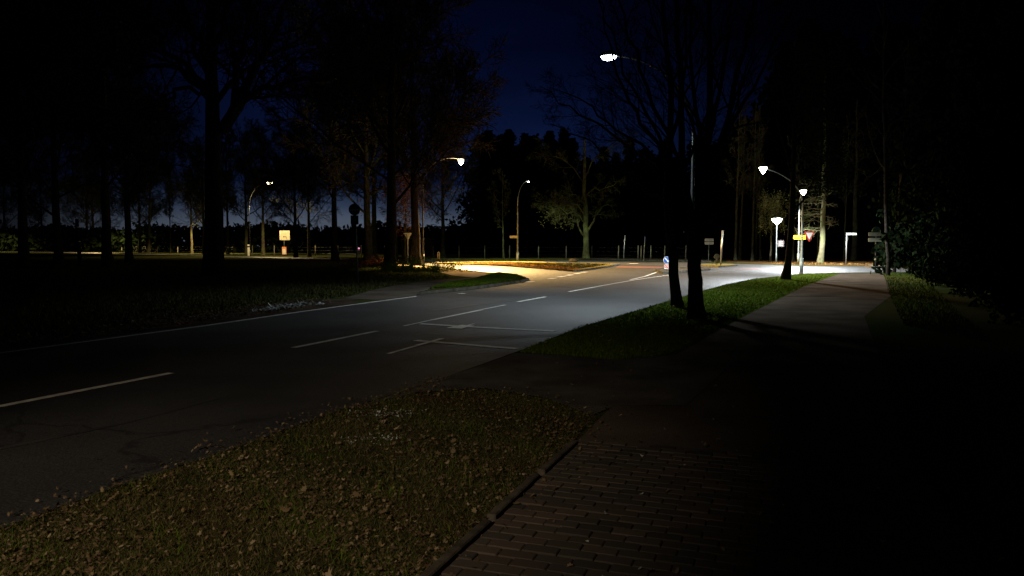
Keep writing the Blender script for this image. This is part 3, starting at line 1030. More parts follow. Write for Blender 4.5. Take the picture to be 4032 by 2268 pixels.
# --- big tree on the left field
b4 = G(845, 1088)
tr4 = limb([(0, 0, -.1), hp(842, 1000, 0, b4), hp(843, 800, 0, b4), hp(842, 560, 0, b4), hp(835, 420, 0, b4), hp(832, 250, 0, b4), hp(830, 60, 0, b4), hp(825, -300, 0, b4)], .56, .16, 18, rgh, .02)
tr4 = (tr4[0], flare(tr4[0], tr4[1], .35, .6))
limbs4 = [limb([hp(*a_, d_, b4) for a_, d_ in zip(pp, dd)], r_, .05, 14, rgh, .12) for pp, dd, r_ in (
    (((870, 520), (920, 420), (985, 300), (1060, 170), (1120, 20), (1180, -200)), (0, .3, .6, 1, 1.5, 2), .34),
    (((900, 460), (980, 370), (1080, 330), (1200, 320), (1320, 300), (1420, 250)), (0, -.3, -.8, -1.5, -2, -2.6), .20),
    (((920, 430), (930, 300), (960, 160), (990, 20), (1010, -150), (1030, -300)), (0, .3, .6, 1, 1.5, 2), .20),
    (((838, 400), (780, 320), (700, 240), (620, 150), (540, 60), (440, -60)), (0, -.4, -1, -1.8, -2.4, -3), .22),
    (((800, 350), (700, 270), (600, 260), (500, 290), (400, 300), (300, 280)), (0, .4, 1, 1.8, 2.4, 3), .14),
    (((834, 330), (780, 200), (740, 60), (700, -100), (660, -260), (640, -400)), (0, .4, 1, 1.8, 2.4, 3), .18),
    (((832, 200), (880, 80), (930, -60), (980, -200), (1030, -340), (1060, -450)), (0, -.4, -1, -1.8, -2.4, -3), .18),
    (((838, 420), (900, 330), (960, 280), (1100, 210), (1230, 110), (1330, 0)), (0, 1, 2.2, 3.2, 4, 5), .17),
    (((836, 380), (760, 350), (640, 390), (540, 430), (450, 440), (370, 420)), (0, -1, -2.2, -3.2, -4, -5), .13),
    (((834, 300), (840, 180), (850, 100), (860, 0), (870, -150), (880, -260)), (0, -1.5, -3, -4.5, -6, -7), .16),
    (((834, 300), (800, 200), (760, 120), (700, 20), (640, -150), (600, -260)), (0, 1.5, 3, 4.5, 6, 7), .16))]
t4 = tree_meshes('field_tree', 26, tr4, limbs4, lv=[
    dict(n=14, t0=.12, t1=1, ang=46, lenf=.46, radf=.45, K=7, trop=.04, wig=.12),
    dict(n=8, t0=.15, t1=1, ang=46, lenf=.5, radf=.5, K=5, trop=0, wig=.15),
    dict(n=9, t0=.1, t1=1, ang=44, lenf=.75, radf=.6, K=3, trop=-.04, wig=.18, rmin=.012)], bark='darkbark', S=(16, 8, 5, 3))
place_tree(t4, 'massive dark tree standing alone in the left field, its trunk the thickest in view', b4, 1, name='oak_tree')

# --- avenue and field trees: (px, base py, variant, height m, xy factor, rz, lean, label)
def tpos(px, py):
    return G(px, py)


AV = 'trees along the far road on the left'
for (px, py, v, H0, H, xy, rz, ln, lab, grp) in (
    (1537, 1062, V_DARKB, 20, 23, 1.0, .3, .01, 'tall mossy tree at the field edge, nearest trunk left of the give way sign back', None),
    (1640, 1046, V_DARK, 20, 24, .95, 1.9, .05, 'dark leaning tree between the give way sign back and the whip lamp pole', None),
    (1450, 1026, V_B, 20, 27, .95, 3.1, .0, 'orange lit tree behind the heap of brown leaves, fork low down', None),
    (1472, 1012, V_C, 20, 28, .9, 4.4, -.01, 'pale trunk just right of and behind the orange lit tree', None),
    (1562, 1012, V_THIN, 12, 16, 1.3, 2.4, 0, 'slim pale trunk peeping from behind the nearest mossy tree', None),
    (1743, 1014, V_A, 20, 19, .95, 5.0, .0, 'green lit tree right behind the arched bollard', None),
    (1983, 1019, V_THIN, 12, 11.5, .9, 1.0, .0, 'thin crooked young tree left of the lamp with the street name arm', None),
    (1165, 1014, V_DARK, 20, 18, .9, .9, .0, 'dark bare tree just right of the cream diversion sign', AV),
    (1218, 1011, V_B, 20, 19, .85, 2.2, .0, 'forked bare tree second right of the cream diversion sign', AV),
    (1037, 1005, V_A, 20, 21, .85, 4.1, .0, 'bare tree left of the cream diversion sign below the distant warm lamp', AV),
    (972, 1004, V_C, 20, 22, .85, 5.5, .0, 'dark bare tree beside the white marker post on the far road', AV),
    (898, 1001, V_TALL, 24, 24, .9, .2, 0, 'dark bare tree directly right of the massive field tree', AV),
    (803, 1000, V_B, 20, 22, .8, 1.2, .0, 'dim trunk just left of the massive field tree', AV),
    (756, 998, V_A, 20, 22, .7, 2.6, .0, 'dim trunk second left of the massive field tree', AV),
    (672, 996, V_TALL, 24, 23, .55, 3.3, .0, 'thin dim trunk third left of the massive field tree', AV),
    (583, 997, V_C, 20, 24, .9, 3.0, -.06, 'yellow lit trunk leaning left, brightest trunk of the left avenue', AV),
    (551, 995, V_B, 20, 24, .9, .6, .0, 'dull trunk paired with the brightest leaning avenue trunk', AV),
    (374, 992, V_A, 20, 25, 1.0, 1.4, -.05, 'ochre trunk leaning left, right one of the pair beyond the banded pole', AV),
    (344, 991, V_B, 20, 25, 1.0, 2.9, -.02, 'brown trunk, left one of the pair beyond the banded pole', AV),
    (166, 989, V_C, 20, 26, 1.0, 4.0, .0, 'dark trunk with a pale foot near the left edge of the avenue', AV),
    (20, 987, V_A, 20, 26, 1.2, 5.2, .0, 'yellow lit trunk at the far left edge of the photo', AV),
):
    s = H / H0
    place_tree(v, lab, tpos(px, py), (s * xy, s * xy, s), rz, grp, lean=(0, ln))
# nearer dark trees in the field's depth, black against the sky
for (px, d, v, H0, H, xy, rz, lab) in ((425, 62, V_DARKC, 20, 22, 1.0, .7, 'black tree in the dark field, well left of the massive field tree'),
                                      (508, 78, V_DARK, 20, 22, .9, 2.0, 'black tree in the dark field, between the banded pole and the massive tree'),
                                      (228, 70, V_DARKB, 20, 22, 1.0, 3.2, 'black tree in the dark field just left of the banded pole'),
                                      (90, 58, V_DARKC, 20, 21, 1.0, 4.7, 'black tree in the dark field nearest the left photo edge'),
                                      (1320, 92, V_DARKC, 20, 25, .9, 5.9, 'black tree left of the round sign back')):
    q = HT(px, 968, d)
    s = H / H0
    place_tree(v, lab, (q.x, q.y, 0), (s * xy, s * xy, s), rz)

# --- lit tree across the junction (fork at head height, bright twigs to the left)
b5 = G(2308, 1020)
tr5 = limb([(0, 0, -.1), hp(2308, 960, 0, b5), hp(2306, 900, 0, b5), hp(2308, 860, 0, b5), hp(2304, 800, 0, b5), hp(2300, 740, 0, b5), hp(2303, 640, 0, b5), hp(2300, 540, 0, b5)], .43, .12, 16, rgh, .03)
tr5 = (tr5[0], flare(tr5[0], tr5[1], .45, .35))
limbs5 = [limb([hp(*a_, d_, b5) for a_, d_ in zip(pp, dd)], r_, .03, 10, rgh, .10) for pp, dd, r_ in (
    (((2310, 915), (2340, 860), (2365, 820), (2400, 800), (2430, 850)), (0, .2, .5, .9, 1.2), .17),
    (((2300, 930), (2275, 890), (2262, 850), (2250, 800), (2200, 760)), (0, .4, .9, 1.3, 1.8), .15),
    (((2304, 850), (2270, 800), (2230, 790), (2190, 830), (2150, 820)), (0, -.6, -1.6, -2.4, -3), .12),
    (((2302, 800), (2260, 760), (2210, 780), (2170, 800), (2110, 790)), (0, -.8, -2.0, -2.9, -3.5), .12),
    (((2302, 780), (2340, 740), (2370, 750), (2410, 740), (2440, 700)), (0, -.8, -2.0, -2.9, -3.5), .11),
    (((2302, 740), (2260, 660), (2200, 620), (2150, 610), (2100, 600)), (0, .8, 1.5, 2.2, 3), .11),
    (((2302, 700), (2340, 620), (2390, 590), (2440, 560), (2480, 520)), (0, .8, 1.5, 2.2, 3), .11),
    (((2308, 880), (2260, 830), (2225, 840), (2195, 800), (2160, 790)), (0, -1.4, -2.6, -3.4, -4), .10))]
t5 = tree_meshes('junction_tree', 41, tr5, limbs5, lv=[
    dict(n=10, t0=.2, t1=1, ang=50, lenf=.42, radf=.5, K=6, trop=.0, wig=.22),
    dict(n=8, t0=.15, t1=1, ang=50, lenf=.5, radf=.55, K=4, trop=0, wig=.22),
    dict(n=9, t0=.1, t1=1, ang=44, lenf=.8, radf=.6, K=4, trop=-.03, wig=.2, rmin=.012)], bark='greenbark')
q5 = leafcards([hp(2215 + rgh.normal(0, 48), 835 + rgh.normal(0, 32), rgh.normal(-1.5, 1.5), b5) for _ in range(90)], 10, (.35, .35, .25), .07, M['litleaf'], 15, 'junction_tree_crown')  # pale leaf cards stand in for bright highlights on the left twigs
t5 = (t5[0], t5[1], q5)
place_tree(t5, 'stout green lit tree forking low, alone across the junction', b5, 1, name='bare_tree')

# --- pine with dead horizontal branches on the right
b6 = G(3229, 1036)
tr6 = limb([(0, 0, -.1), hp(3236, 990, 0, b6), hp(3240, 930, 0, b6), hp(3240, 860, 0, b6), hp(3243, 790, 0, b6), hp(3246, 600, 0, b6), hp(3250, 300, 0, b6)], .27, .10, 16, rgh, .02)
tr6 = (tr6[0], flare(tr6[0], tr6[1], .4, .35))
lm6 = []
for i in range(26):
    yy = rgh.uniform(700, 915)
    sd = -1 if i % 3 else 1
    ln = rgh.uniform(55, 120) if sd < 0 else rgh.uniform(25, 60)
    d_ = rgh.uniform(-1.6, 1.6)
    lm6.append(limb([hp(3242, yy, 0, b6), hp(3242 + sd * ln * .5, yy - rgh.uniform(-6, 8), d_ * .5, b6), hp(3242 + sd * ln, yy + rgh.uniform(-6, 12), d_, b6)], .05, .014, 7, rgh, .07))
t6 = tree_meshes('pine', 51, tr6, lm6, lv=[
    dict(n=8, t0=.2, t1=1, ang=42, lenf=.4, radf=.6, K=4, trop=-.02, wig=.2),
    dict(n=5, t0=.15, t1=1, ang=44, lenf=.5, radf=.6, K=3, trop=-.02, wig=.2)], bark='palebark')
q6 = leafcards([hp(3242 + rgh.uniform(-70, 70), rgh.uniform(150, 770), rgh.uniform(-2.2, 1), b6) for _ in range(190)], 45, (.6, .6, .35), .14, M['needle'], 5, 'pine_crown')  # foliage thickened in front to darken the lit upper trunk
place_tree((t6[0], t6[1], q6), 'pale lit pine with bare horizontal dead branches, right of the give way sign', b6, 1, name='pine_tree')

# --- other trees right of the junction
rgw = np.random.default_rng(77)
for (px, py, H, xy, v, H0, lab) in (
    (3365, 1024, 19, 1.6, V_WOOD, 18, 'thick mossy trunk behind the street name post on the right'),
    (3322, 1026, 17, .5, V_WOOD, 18, 'very thin trunk left of the street name post on the right'),
    (3218, 1026, 15, .5, V_WOOD, 18, 'thin leaning trunk just left of the pale lit pine'),
    (2895, 1026, 19, .7, V_WOOD, 18, 'faint trunk in the wood right of the pole on the traffic island'),
    (2912, 1023, 20, .8, V_WOOD, 18, 'faint trunk in the wood, second right of the pole on the island'),
    (2962, 1026, 18, .7, V_WOOD, 18, 'faint leaning trunk in the wood, midway to the low bright lamp'),
    (2975, 1022, 19, .6, V_WOOD, 18, 'faint trunk in the wood close to its leaning neighbour'),
    (2994, 1025, 18, .6, V_WOOD, 18, 'faint trunk in the wood, last before the low bright lamp'),
    (3123, 1026, 16, .6, V_WOOD, 18, 'slim reddish trunk right behind the dark leaning verge tree'),
):
    s = H / H0
    place_tree(v, lab, G(px, py), (s * xy, s * xy, s), rgw.uniform(0, 6), lean=(0, rgw.normal(0, .03)))
b7 = G(3496, 1086)
tr7 = limb([(0, 0, -.1), hp(3497, 1000, 0, b7), hp(3495, 930, 0, b7), hp(3488, 850, 0, b7), hp(3486, 700, 0, b7), hp(3480, 400, 0, b7), hp(3480, 0, 0, b7)], .12, .05, 16, rgh, .02)
t7 = tree_meshes('edge_tree', 61, tr7, None, spec=dict(n=16, t0=.38, t1=.95, ang=50, lenf=.3, radf=.5, K=8, trop=.08, wig=.1), lv=[
    dict(n=8, t0=.2, t1=1, ang=45, lenf=.5, radf=.5, K=5, trop=.05, wig=.12),
    dict(n=7, t0=.15, t1=1, ang=45, lenf=.55, radf=.5, K=4, trop=.02, wig=.12),
    dict(n=5, t0=.1, t1=1, ang=40, lenf=.6, radf=.6, K=3, trop=0, wig=.14)], bark='darkbark')
place_tree(t7, 'slender tree where the footpath meets the junction, right of the two board sign', b7, 1)
b8 = G(3522, 1072)
tr8 = std_trunk(11, .13, 71)
place_tree(t7, 'black slim tree at the right end of the lit road', b8, (.9, .9, .95), 2.0)

# leafy lit crown above the low bright lamp, brown leaved tree between the left trunks
cs = [(rgh.normal(0, .7), rgh.normal(0, .7), 5.6 + rgh.uniform(-2.0, 1.4)) for _ in range(90)]
o = thing('leafy_tree', 'small pale green leafy tree above the low bright lamp', 'tree', G(3034, 1030))
link('trunk', mesh_np('leafy_trunk', *tubes(*[x[None] for x in std_trunk(6, .1, 5)], 8), M['bark'], True), o)
link('crown', leafcards(cs, 45, (.16, .16, .45), .09, M['litleaf'], 6, 'leafy_crown', .4), o)
cs = [(rgh.normal(0, 1.1), rgh.normal(0, .9), 5.6 + rgh.uniform(-2.2, 3.2)) for _ in range(120)]
o = thing('brown_leaved_tree', 'tree still hung with rusty brown leaves between the two tall left trunks', 'tree', G(1595, 1030))
link('trunk', mesh_np('brown_trunk', *tubes(*[x[None] for x in std_trunk(9, .13, 6)], 8), M['bark'], True), o)
link('crown', leafcards(cs, 50, (.25, .25, .7), .10, M['brownleaf'], 7, 'brown_crown', .4), o)

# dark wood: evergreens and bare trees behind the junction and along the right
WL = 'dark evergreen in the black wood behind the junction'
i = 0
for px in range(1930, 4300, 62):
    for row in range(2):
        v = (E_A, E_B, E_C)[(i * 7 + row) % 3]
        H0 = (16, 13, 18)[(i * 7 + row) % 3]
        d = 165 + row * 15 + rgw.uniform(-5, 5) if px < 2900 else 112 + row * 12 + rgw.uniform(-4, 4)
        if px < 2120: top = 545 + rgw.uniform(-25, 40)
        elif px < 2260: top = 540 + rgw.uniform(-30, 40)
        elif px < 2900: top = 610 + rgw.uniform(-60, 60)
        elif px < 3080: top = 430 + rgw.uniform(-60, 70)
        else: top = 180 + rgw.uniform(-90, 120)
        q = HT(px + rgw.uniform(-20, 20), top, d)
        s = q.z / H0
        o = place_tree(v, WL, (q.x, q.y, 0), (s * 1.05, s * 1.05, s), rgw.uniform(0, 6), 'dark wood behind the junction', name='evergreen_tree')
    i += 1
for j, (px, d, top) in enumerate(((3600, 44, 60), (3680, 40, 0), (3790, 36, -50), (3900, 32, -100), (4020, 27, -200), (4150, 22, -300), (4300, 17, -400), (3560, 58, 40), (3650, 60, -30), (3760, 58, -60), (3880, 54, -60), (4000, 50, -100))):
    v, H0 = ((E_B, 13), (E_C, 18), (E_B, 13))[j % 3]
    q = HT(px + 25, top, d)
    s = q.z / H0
    place_tree(v, 'black evergreen added to block lamp spill beside the footpath', (q.x + 1.6, q.y, 0), (s * .8, s * .8, s), rgw.uniform(0, 6), 'evergreens beside the footpath', name='evergreen_tree')

for j, (px, py, h_) in enumerate(((3655, 1100, 6.5), (3720, 1128, 6), (3790, 1165, 5.5), (3870, 1215, 5.0), (3960, 1280, 4.6), (4080, 1370, 4.2), (4290, 1540, 4), (3600, 1079, 6))):  # shrubs added to block lamp spill and cover the lit ground
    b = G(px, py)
    place_tree(E_B, 'black evergreen added to block lamp spill beside the footpath', (b.x + 1.2, b.y, 0), (h_ / 13 * .9, h_ / 13 * .9, h_ / 13), rgw.uniform(0, 6), 'evergreens beside the footpath', name='evergreen_tree')

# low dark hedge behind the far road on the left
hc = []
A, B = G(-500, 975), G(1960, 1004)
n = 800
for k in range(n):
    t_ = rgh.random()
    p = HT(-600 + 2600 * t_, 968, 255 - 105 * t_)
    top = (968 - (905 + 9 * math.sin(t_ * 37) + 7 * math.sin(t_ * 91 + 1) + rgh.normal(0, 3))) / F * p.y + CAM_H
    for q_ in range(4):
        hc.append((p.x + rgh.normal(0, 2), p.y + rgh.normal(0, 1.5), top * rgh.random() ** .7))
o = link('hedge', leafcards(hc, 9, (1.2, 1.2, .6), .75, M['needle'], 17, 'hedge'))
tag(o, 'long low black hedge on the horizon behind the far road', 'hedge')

# scrubby bushes at the field edge and the heap of leaves
for (px, py, wd, ht, mt, nm, lab, cat) in ((1655, 1068, 2.4, .75, 'grass', 'bush', 'low dark green bush spreading at the foot of the tall left trunks', 'bush'),
                                           (1480, 1050, 1.9, .62, 'brownleaf', 'leaf_heap', 'low heap of orange brown leaves at the field edge', 'leaf heap')):
    b = G(px, py)
    cs = [(rgh.normal(0, wd * .55), rgh.normal(0, wd * .5), abs(rgh.normal(0, ht * .42))) for _ in range(150)]
    o = link(nm, leafcards(cs, 45, (.16, .16, .09), .055, M[mt], int(px), nm))
    o.location = b
    tag(o, lab, cat)


# ------------------------------------------------------------------ street lamps
def lamp_light(name, loc, power, col, spot=150, parent=None, size=.12, tgt=None, blend=.35, wing=0.0):
    l = bpy.data.lights.new(name, 'SPOT')
    l.energy = power
    l.color = col
    l.spot_size = math.radians(spot)
    l.spot_blend = blend
    l.shadow_soft_size = size
    if wing > 0:      # road optics: more light sent out sideways than straight down
        l.use_nodes = True
        t = l.node_tree
        t.nodes.clear()
        lo = t.nodes.new('ShaderNodeOutputLight')
        em = t.nodes.new('ShaderNodeEmission')
        tcn = t.nodes.new('ShaderNodeTexCoord')
        sp = t.nodes.new('ShaderNodeSeparateXYZ')
        ab = t.nodes.new('ShaderNodeMath'); ab.operation = 'ABSOLUTE'
        mxn = t.nodes.new('ShaderNodeMath'); mxn.operation = 'MAXIMUM'; mxn.inputs[1].default_value = .2
        pw = t.nodes.new('ShaderNodeMath'); pw.operation = 'POWER'; pw.inputs[1].default_value = -wing
        t.links.new(tcn.outputs['Normal'], sp.inputs[0])
        t.links.new(sp.outputs['Z'], ab.inputs[0])
        t.links.new(ab.outputs[0], mxn.inputs[0])
        t.links.new(mxn.outputs[0], pw.inputs[0])
        t.links.new(pw.outputs[0], em.inputs['Strength'])
        t.links.new(em.outputs[0], lo.inputs['Surface'])
    o = link(name, l, parent)
    o.location = loc
    if tgt is not None:
        d = (Vector(tgt) - Vector(loc)).normalized()
        o.rotation_euler = d.to_track_quat('-Z', 'Y').to_euler()
    return o


def whip_lamp(label, base, head, power, col, lens, polemat='pole', r0=.085, cone=False, spot=150, lens_s=(1, 1), group=None, straight=.68, aim=(0, 0), blend=.45, wing=1.1, spill=0):
    """tapered pole bending over in an arc to a lamp head"""
    o = thing('street_lamp', label, 'street lamp', base, 0, group)
    h = Vector(head) - Vector(base)
    hor = Vector((h.x, h.y, 0))
    L = hor.length
    u = hor.normalized() if L > .05 else Vector((1, 0, 0))
    pts, rad = [], []
    zs = h.z * straight
    for k in range(7):
        t = k / 6
        pts.append(Vector((0, 0, zs * t)))
        rad.append(r0 * (1 - .45 * t))
    for k in range(1, 15):
        a = k / 14 * PI / 2
        pts.append(u * (L * (1 - math.cos(a))) + Vector((0, 0, zs + (h.z - zs) * math.sin(a))))
        rad.append(r0 * (.55 - .25 * k / 14))
    p0 = MB().tube(pts[:7], rad[:7], 12)
    p0.tube([(0, 0, 0), (0, 0, min(1.0, zs * .2))], r0 * 1.35, 12)
    p0.build('pole', M[polemat], o, True)
    MB().tube(pts[6:], rad[6:], 10).build('arm', M[polemat], o, True)
    rz = math.atan2(u.y, u.x)
    sx, sy = lens_s
    if not cone:
        hb = MB().lathe([(.02, .17), (.14, .15), (.21, .09), (.235, .02), (.24, .0), (.20, -.005)], 24, sx=1.25 * sx, sy=.85 * sx)
        lb = MB().lathe([(.20, -.008), (.195, -.035 * sy), (.15, -.085 * sy), (.08, -.115 * sy), (.01, -.125 * sy)], 24, sx=1.25 * sx, sy=.85 * sx)
    else:
        hb = MB().lathe([(.02, .20), (.10, .18), (.22, .10), (.26, .07), (.26, .05), (.22, .045)], 24, sx=sx, sy=sx)
        lb = MB().lathe([(.225, .042), (.23, .0), (.18, -.12 * sy), (.10, -.25 * sy), (.04, -.34 * sy), (.01, -.36 * sy)], 24, sx=sx, sy=sx)
    hh = hb.build('lamp_head', M['housing'], o, True)
    hh.location = h
    hh.rotation_euler = (0, 0, rz)
    ll = lb.build('lens', M[lens], hh, True)
    zb = -.14 * sy if not cone else -.38 * sy
    lp = h + Vector((0, 0, zb - .03))
    lamp_light('lamp_light', lp, power, col, spot, o, tgt=lp + Vector((aim[0], aim[1], -1)), blend=blend, wing=wing)
    if spill:      # stray light of the glowing lens to all sides
        pl_l = lamp_light('lens_glow', lp + Vector((0, -.22, .05)), spill, col, 150, o)
        pl_l.data.type = 'POINT'
    return o


def post_lamp(label, base, z, power, col, lens, tilt=0, size=1.0, polemat='pole', r0=.055):
    o = thing('street_lamp', label, 'street lamp', base)
    MB().tube([(0, 0, 0), (0, 0, 1.0), (0, 0, 1.02), (0, 0, z - .35 * size)], [r0 * 1.4, r0 * 1.4, r0, r0 * .8], 12).build('pole', M[polemat], o, True)
    hh = MB().lathe([(.02, .22), (.12, .20), (.30, .10), (.33, .06), (.33, .04), (.26, .035)], 24, sx=size, sy=size).build('lamp_head', M['housing'], o, True)
    hh.location = (0, 0, z)
    lb = MB().lathe([(.30, .03), (.31, .0), (.27, -.16), (.20, -.32), (.10, -.46), (.06, -.50)], 24, sx=size, sy=size)
    lb.build('lens', M[lens], hh, True)
    # light leaves the lens on the road side
    pl_l = lamp_light('lamp_light', (0, -.55 * size, z - .1), power, col, 168, o)
    pl_l.data.type = 'POINT'
    return o


COOL = (.80, .93, 1.0)
WHITE = (.88, .96, 1.0)
WARM = (1.0, .62, .22)
# near lamp over the road; its pole stands behind the pair of trees
nb_ = G(2722, 1164)
whip_lamp('tall whip lamp hanging its cool oval head over the road by the pair of trees', nb_, HT(2397, 221, nb_.y + .4), 2700, COOL, 'cool', spot=126, lens_s=(1.05, 1.2), aim=(-.13, -.06), blend=.8, wing=.6, spill=8, polemat='darkpole')
lb_ = G(1666, 1048)
whip_lamp('whip lamp with a round warm head behind the left trunks', lb_, HT(1815, 628, lb_.y + 8), 80000, WARM, 'warm', wing=1.8, spot=119, aim=(.45, -.36), spill=700, lens_s=(1.35, 3.9), polemat='darkpole', blend=.45)
mb_ = G(2038, 1032)
whip_lamp('slim whip lamp in mid picture carrying the small street name arm', mb_, HT(2081, 714, mb_.y + 3), 4200, (.9, 1.0, .78), 'cool', r0=.10, lens_s=(.42, .8), spill=20, spot=127, aim=(.12, .36), blend=.35)
fb_ = G(985, 1010)
whip_lamp('distant warm whip lamp on the far road above the cream diversion sign', fb_, HT(1063, 718, fb_.y + 1), 9000, (1, .72, .34), 'warm', polemat='darkpole', spill=220, r0=.06, lens_s=(1.8, 3.0))
for px_, d_, lab_ in ((846, 168, 'added warm street lamp, unseen behind the massive field tree'), (425, 200, 'added warm street lamp, unseen behind a black trunk in the left field'), (-70, 215, 'added warm street lamp, unseen past the left photo edge')):  # added unseen lamps that warm the far left trunks and grass
    q_ = HT(px_, 968, d_)
    whip_lamp(lab_, (q_.x, q_.y, 0), (q_.x + .25, q_.y - 1.6, 8.2), 15000, (1, .68, .30), 'warm', polemat='darkpole', r0=.07, lens_s=(.6, .8), spot=156, spill=500)
rb_ = G(3155, 1071)
whip_lamp('whip lamp on the verge tip reaching left over the road to a bright white head', rb_, HT(3005, 662, rb_.y - 5.5), 4300, WHITE, 'coolwhite', polemat='pole', r0=.085, cone=True, spill=200, spot=154, aim=(0, -.10), blend=.4, lens_s=(.95, .9), straight=.72)
sb_ = G(3143, 1041)
o = whip_lamp('straight lamp across the junction with its white head right of the whip lamp pole', sb_, HT(3163, 752, sb_.y - 4), 9000, WHITE, 'coolwhite', r0=.08, cone=True, spill=420, spot=156, blend=.2, lens_s=(1.2, 1.0), straight=.86)
pb_ = G(3056, 1034)
post_lamp('low post lamp glaring white in front of the wood, left of the leaning verge tree', pb_, HT(3066, 862, pb_.y).z, 500, WHITE, 'coolwhite', size=1.65)
# the lamp behind the photographer that lights the verge
o = thing('street_lamp', 'street lamp standing behind the camera beside the road', 'street lamp', (-4.6, -5.0, 0))
MB().tube([(0, 0, 0), (0, 0, 1), (0, 0, 1.01), (0, 0, 5.6)], [.09, .09, .065, .05], 12).build('pole', M['pole'], o, True)
hh = MB().lathe([(.02, .2), (.2, .15), (.27, .03), (.24, .0)], 20).build('lamp_head', M['housing'], o, True)
hh.location = (0.1, .2, 5.7)
MB().lathe([(.22, -.003), (.2, -.05), (.02, -.08)], 20).build('lens', M['warm'], hh, True)
lamp_light('lamp_light', (.15, .35, 5.45), 2600, (1.0, .80, .58), 41, o, tgt=(4.6 - 2.6, 5 + 4.9, -.2), blend=.95)



# ------------------------------------------------------------------ signs and posts
def post(mb, h, r_=.038):
    return mb.tube([(0, 0, 0), (0, 0, h)], r_, 10)


def zat(px, py, base):
    return HT(px, py, base.y).z


def m_of(px, base):
    return px * base.y / F


# round sign back + plate on the left
b = G(1409, 1122)
o = thing('sign_post', 'dark sign seen from behind, round plate above a rectangular one, on the left verge', 'road sign', b)
z1 = zat(1400, 793, b)
pm = MB()
pm.tube([(0, 0, 0), (-.03, 0, 1.5), (-.10, 0, z1 - .03)], .036, 10)
pm.build('pole', M['darkpole'], o, True)
rr = m_of(23, b)
MB().plate(circ(rr, 32, -.10, zat(0, 825, b)), .012, y=-.055).build('round_plate', M['darkback'], o)
MB().box((-.10, -.07, zat(0, 827, b)), (rr * 1.9, .02, .035)).build('clamp', M['galv'], o)
MB().plate(rrect(m_of(31, b), m_of(36, b), .03, -.10, zat(0, 866, b)), .012, y=-.055).build('plate', M['darkback'], o)

# give way sign from behind (left)
b = G(1606, 1036)
o = thing('give_way_sign', 'give way sign seen from behind on its pale post, left of the whip lamp', 'road sign', b)
zt = zat(1605, 917, b)
post(MB(), zt - .1, .045).build('pole', M['cream'], o, True)
s_ = m_of(17, b)
MB().plate([(-s_, zt), (0, zt - s_ * 1.73), (s_, zt)][::-1], .015, y=.06).build('plate', noise_mat('pale_sign_back', (.40, .41, .38), (.5, .5, .46), 3, .5), o)
MB().box((0, .045, zt - .18), (s_ * 1.5, .02, .05)).build('clamp', M['galv'], o)

# give way sign facing us (right) on the verge-tip lamp pole
b = rb_
o = thing('give_way_sign', 'give way sign facing us, red rimmed white triangle on the right lamp pole', 'road sign', (G(3181, 1071).x, b.y - .12, 0))
zc = zat(0, 911, b)
s_ = m_of(20.5, b)


def tri(s, ztop, inset=0.0):
    pts = []
    P_ = [(-s, ztop), (0, ztop - s * 1.95), (s, ztop)]
    cx, cz = 0, sum(p[1] for p in P_) / 3
    for k, (x, z) in enumerate(P_):
        x2, z2 = cx + (x - cx) * (1 - inset), cz + (z - cz) * (1 - inset)
        for a_ in (-1, 0, 1):
            tx = P_[(k - 1) % 3] if a_ < 0 else P_[(k + 1) % 3]
            if a_ == 0: continue
            tx = (cx + (tx[0] - cx) * (1 - inset), cz + (tx[1] - cz) * (1 - inset))
            pts.append((x2 + (tx[0] - x2) * .07, z2 + (tx[1] - z2) * .07))
    return pts


MB().plate(tri(s_ * 1.07, zc), .012).build('rim', M['red'], o)
MB().plate(tri(s_ * 1.07, zc, .36), .006, y=-.008).build('face', M['white'], o)
MB().box((-m_of(12, b), .05, zc - .14), (m_of(26, b), .03, .04)).build('bracket', M['galv'], o)

# yellow direction sign pointing left on the far straight lamp pole
b = sb_
xc = HT(3146, 934, b.y - .2).x
o = thing('direction_sign', 'yellow arrow shaped direction sign pointing left, beside the give way sign', 'road sign', (xc, b.y - .2, 0))
zc, hw, hh_ = zat(0, 934.5, b), m_of(26, b), m_of(8, b)
MB().plate([(-hw, zc), (-hw + hh_ * .9, zc - hh_), (hw, zc - hh_), (hw, zc + hh_), (-hw + hh_ * .9, zc + hh_)], .03).build('panel', M['yellow'], o)
tx = MB()
for k in range(7):
    tx.box((-hw * .45 + k * hw * .17, -.006, zc + .0), (hw * .11, .008, hh_ * (.5 if k % 2 else .36)))
tx.build('lettering', M['black'], o)
MB().box((hw * .1, .05, zc), (.5, .04, .06)).build('bracket', M['galv'], o)

# street name arm on the slim mid lamp
b = mb_
o = thing('street_name_sign', 'small cream street name board sticking out left of the slim mid lamp pole', 'street sign', (HT(2022, 932, b.y).x, b.y - .14, 0))
zc = zat(0, 933, b)
MB().plate(rrect(m_of(30, b), m_of(9.5, b), .04, 0, zc), .03).build('board', M['cream'], o)
MB().box((m_of(14, b), .06, zc), (.18, .05, .10)).build('bracket', M['galv'], o)

# street name post on the right
b = G(3331, 1041)
o = thing('street_name_sign', 'street name post at the wood edge, name board to its right, small plate below', 'street sign', b)
zt = zat(0, 916, b)
post(MB(), zt, .05).build('pole', M['galv'], o, True)
MB().plate(rrect(m_of(37, b), m_of(7.5, b), .03, m_of(20, b), zt - .12), .025, y=-.02).build('name_board', M['white'], o)
nbm = MB()
for k in range(8): nbm.box((m_of(8, b) + k * .09, -.026, zt - .12), (.05, .006, .09))
nbm.build('lettering', M['boardgrey'], o)
pm = MB().plate(rrect(.40, m_of(28, b), .12, 0, 0), .015, y=0)
pl_ = pm.build('small_plate', M['signback'], o)
pl_.location = (.07, -.08, zat(0, 940, b))
pl_.rotation_euler = (0, 0, math.radians(62))

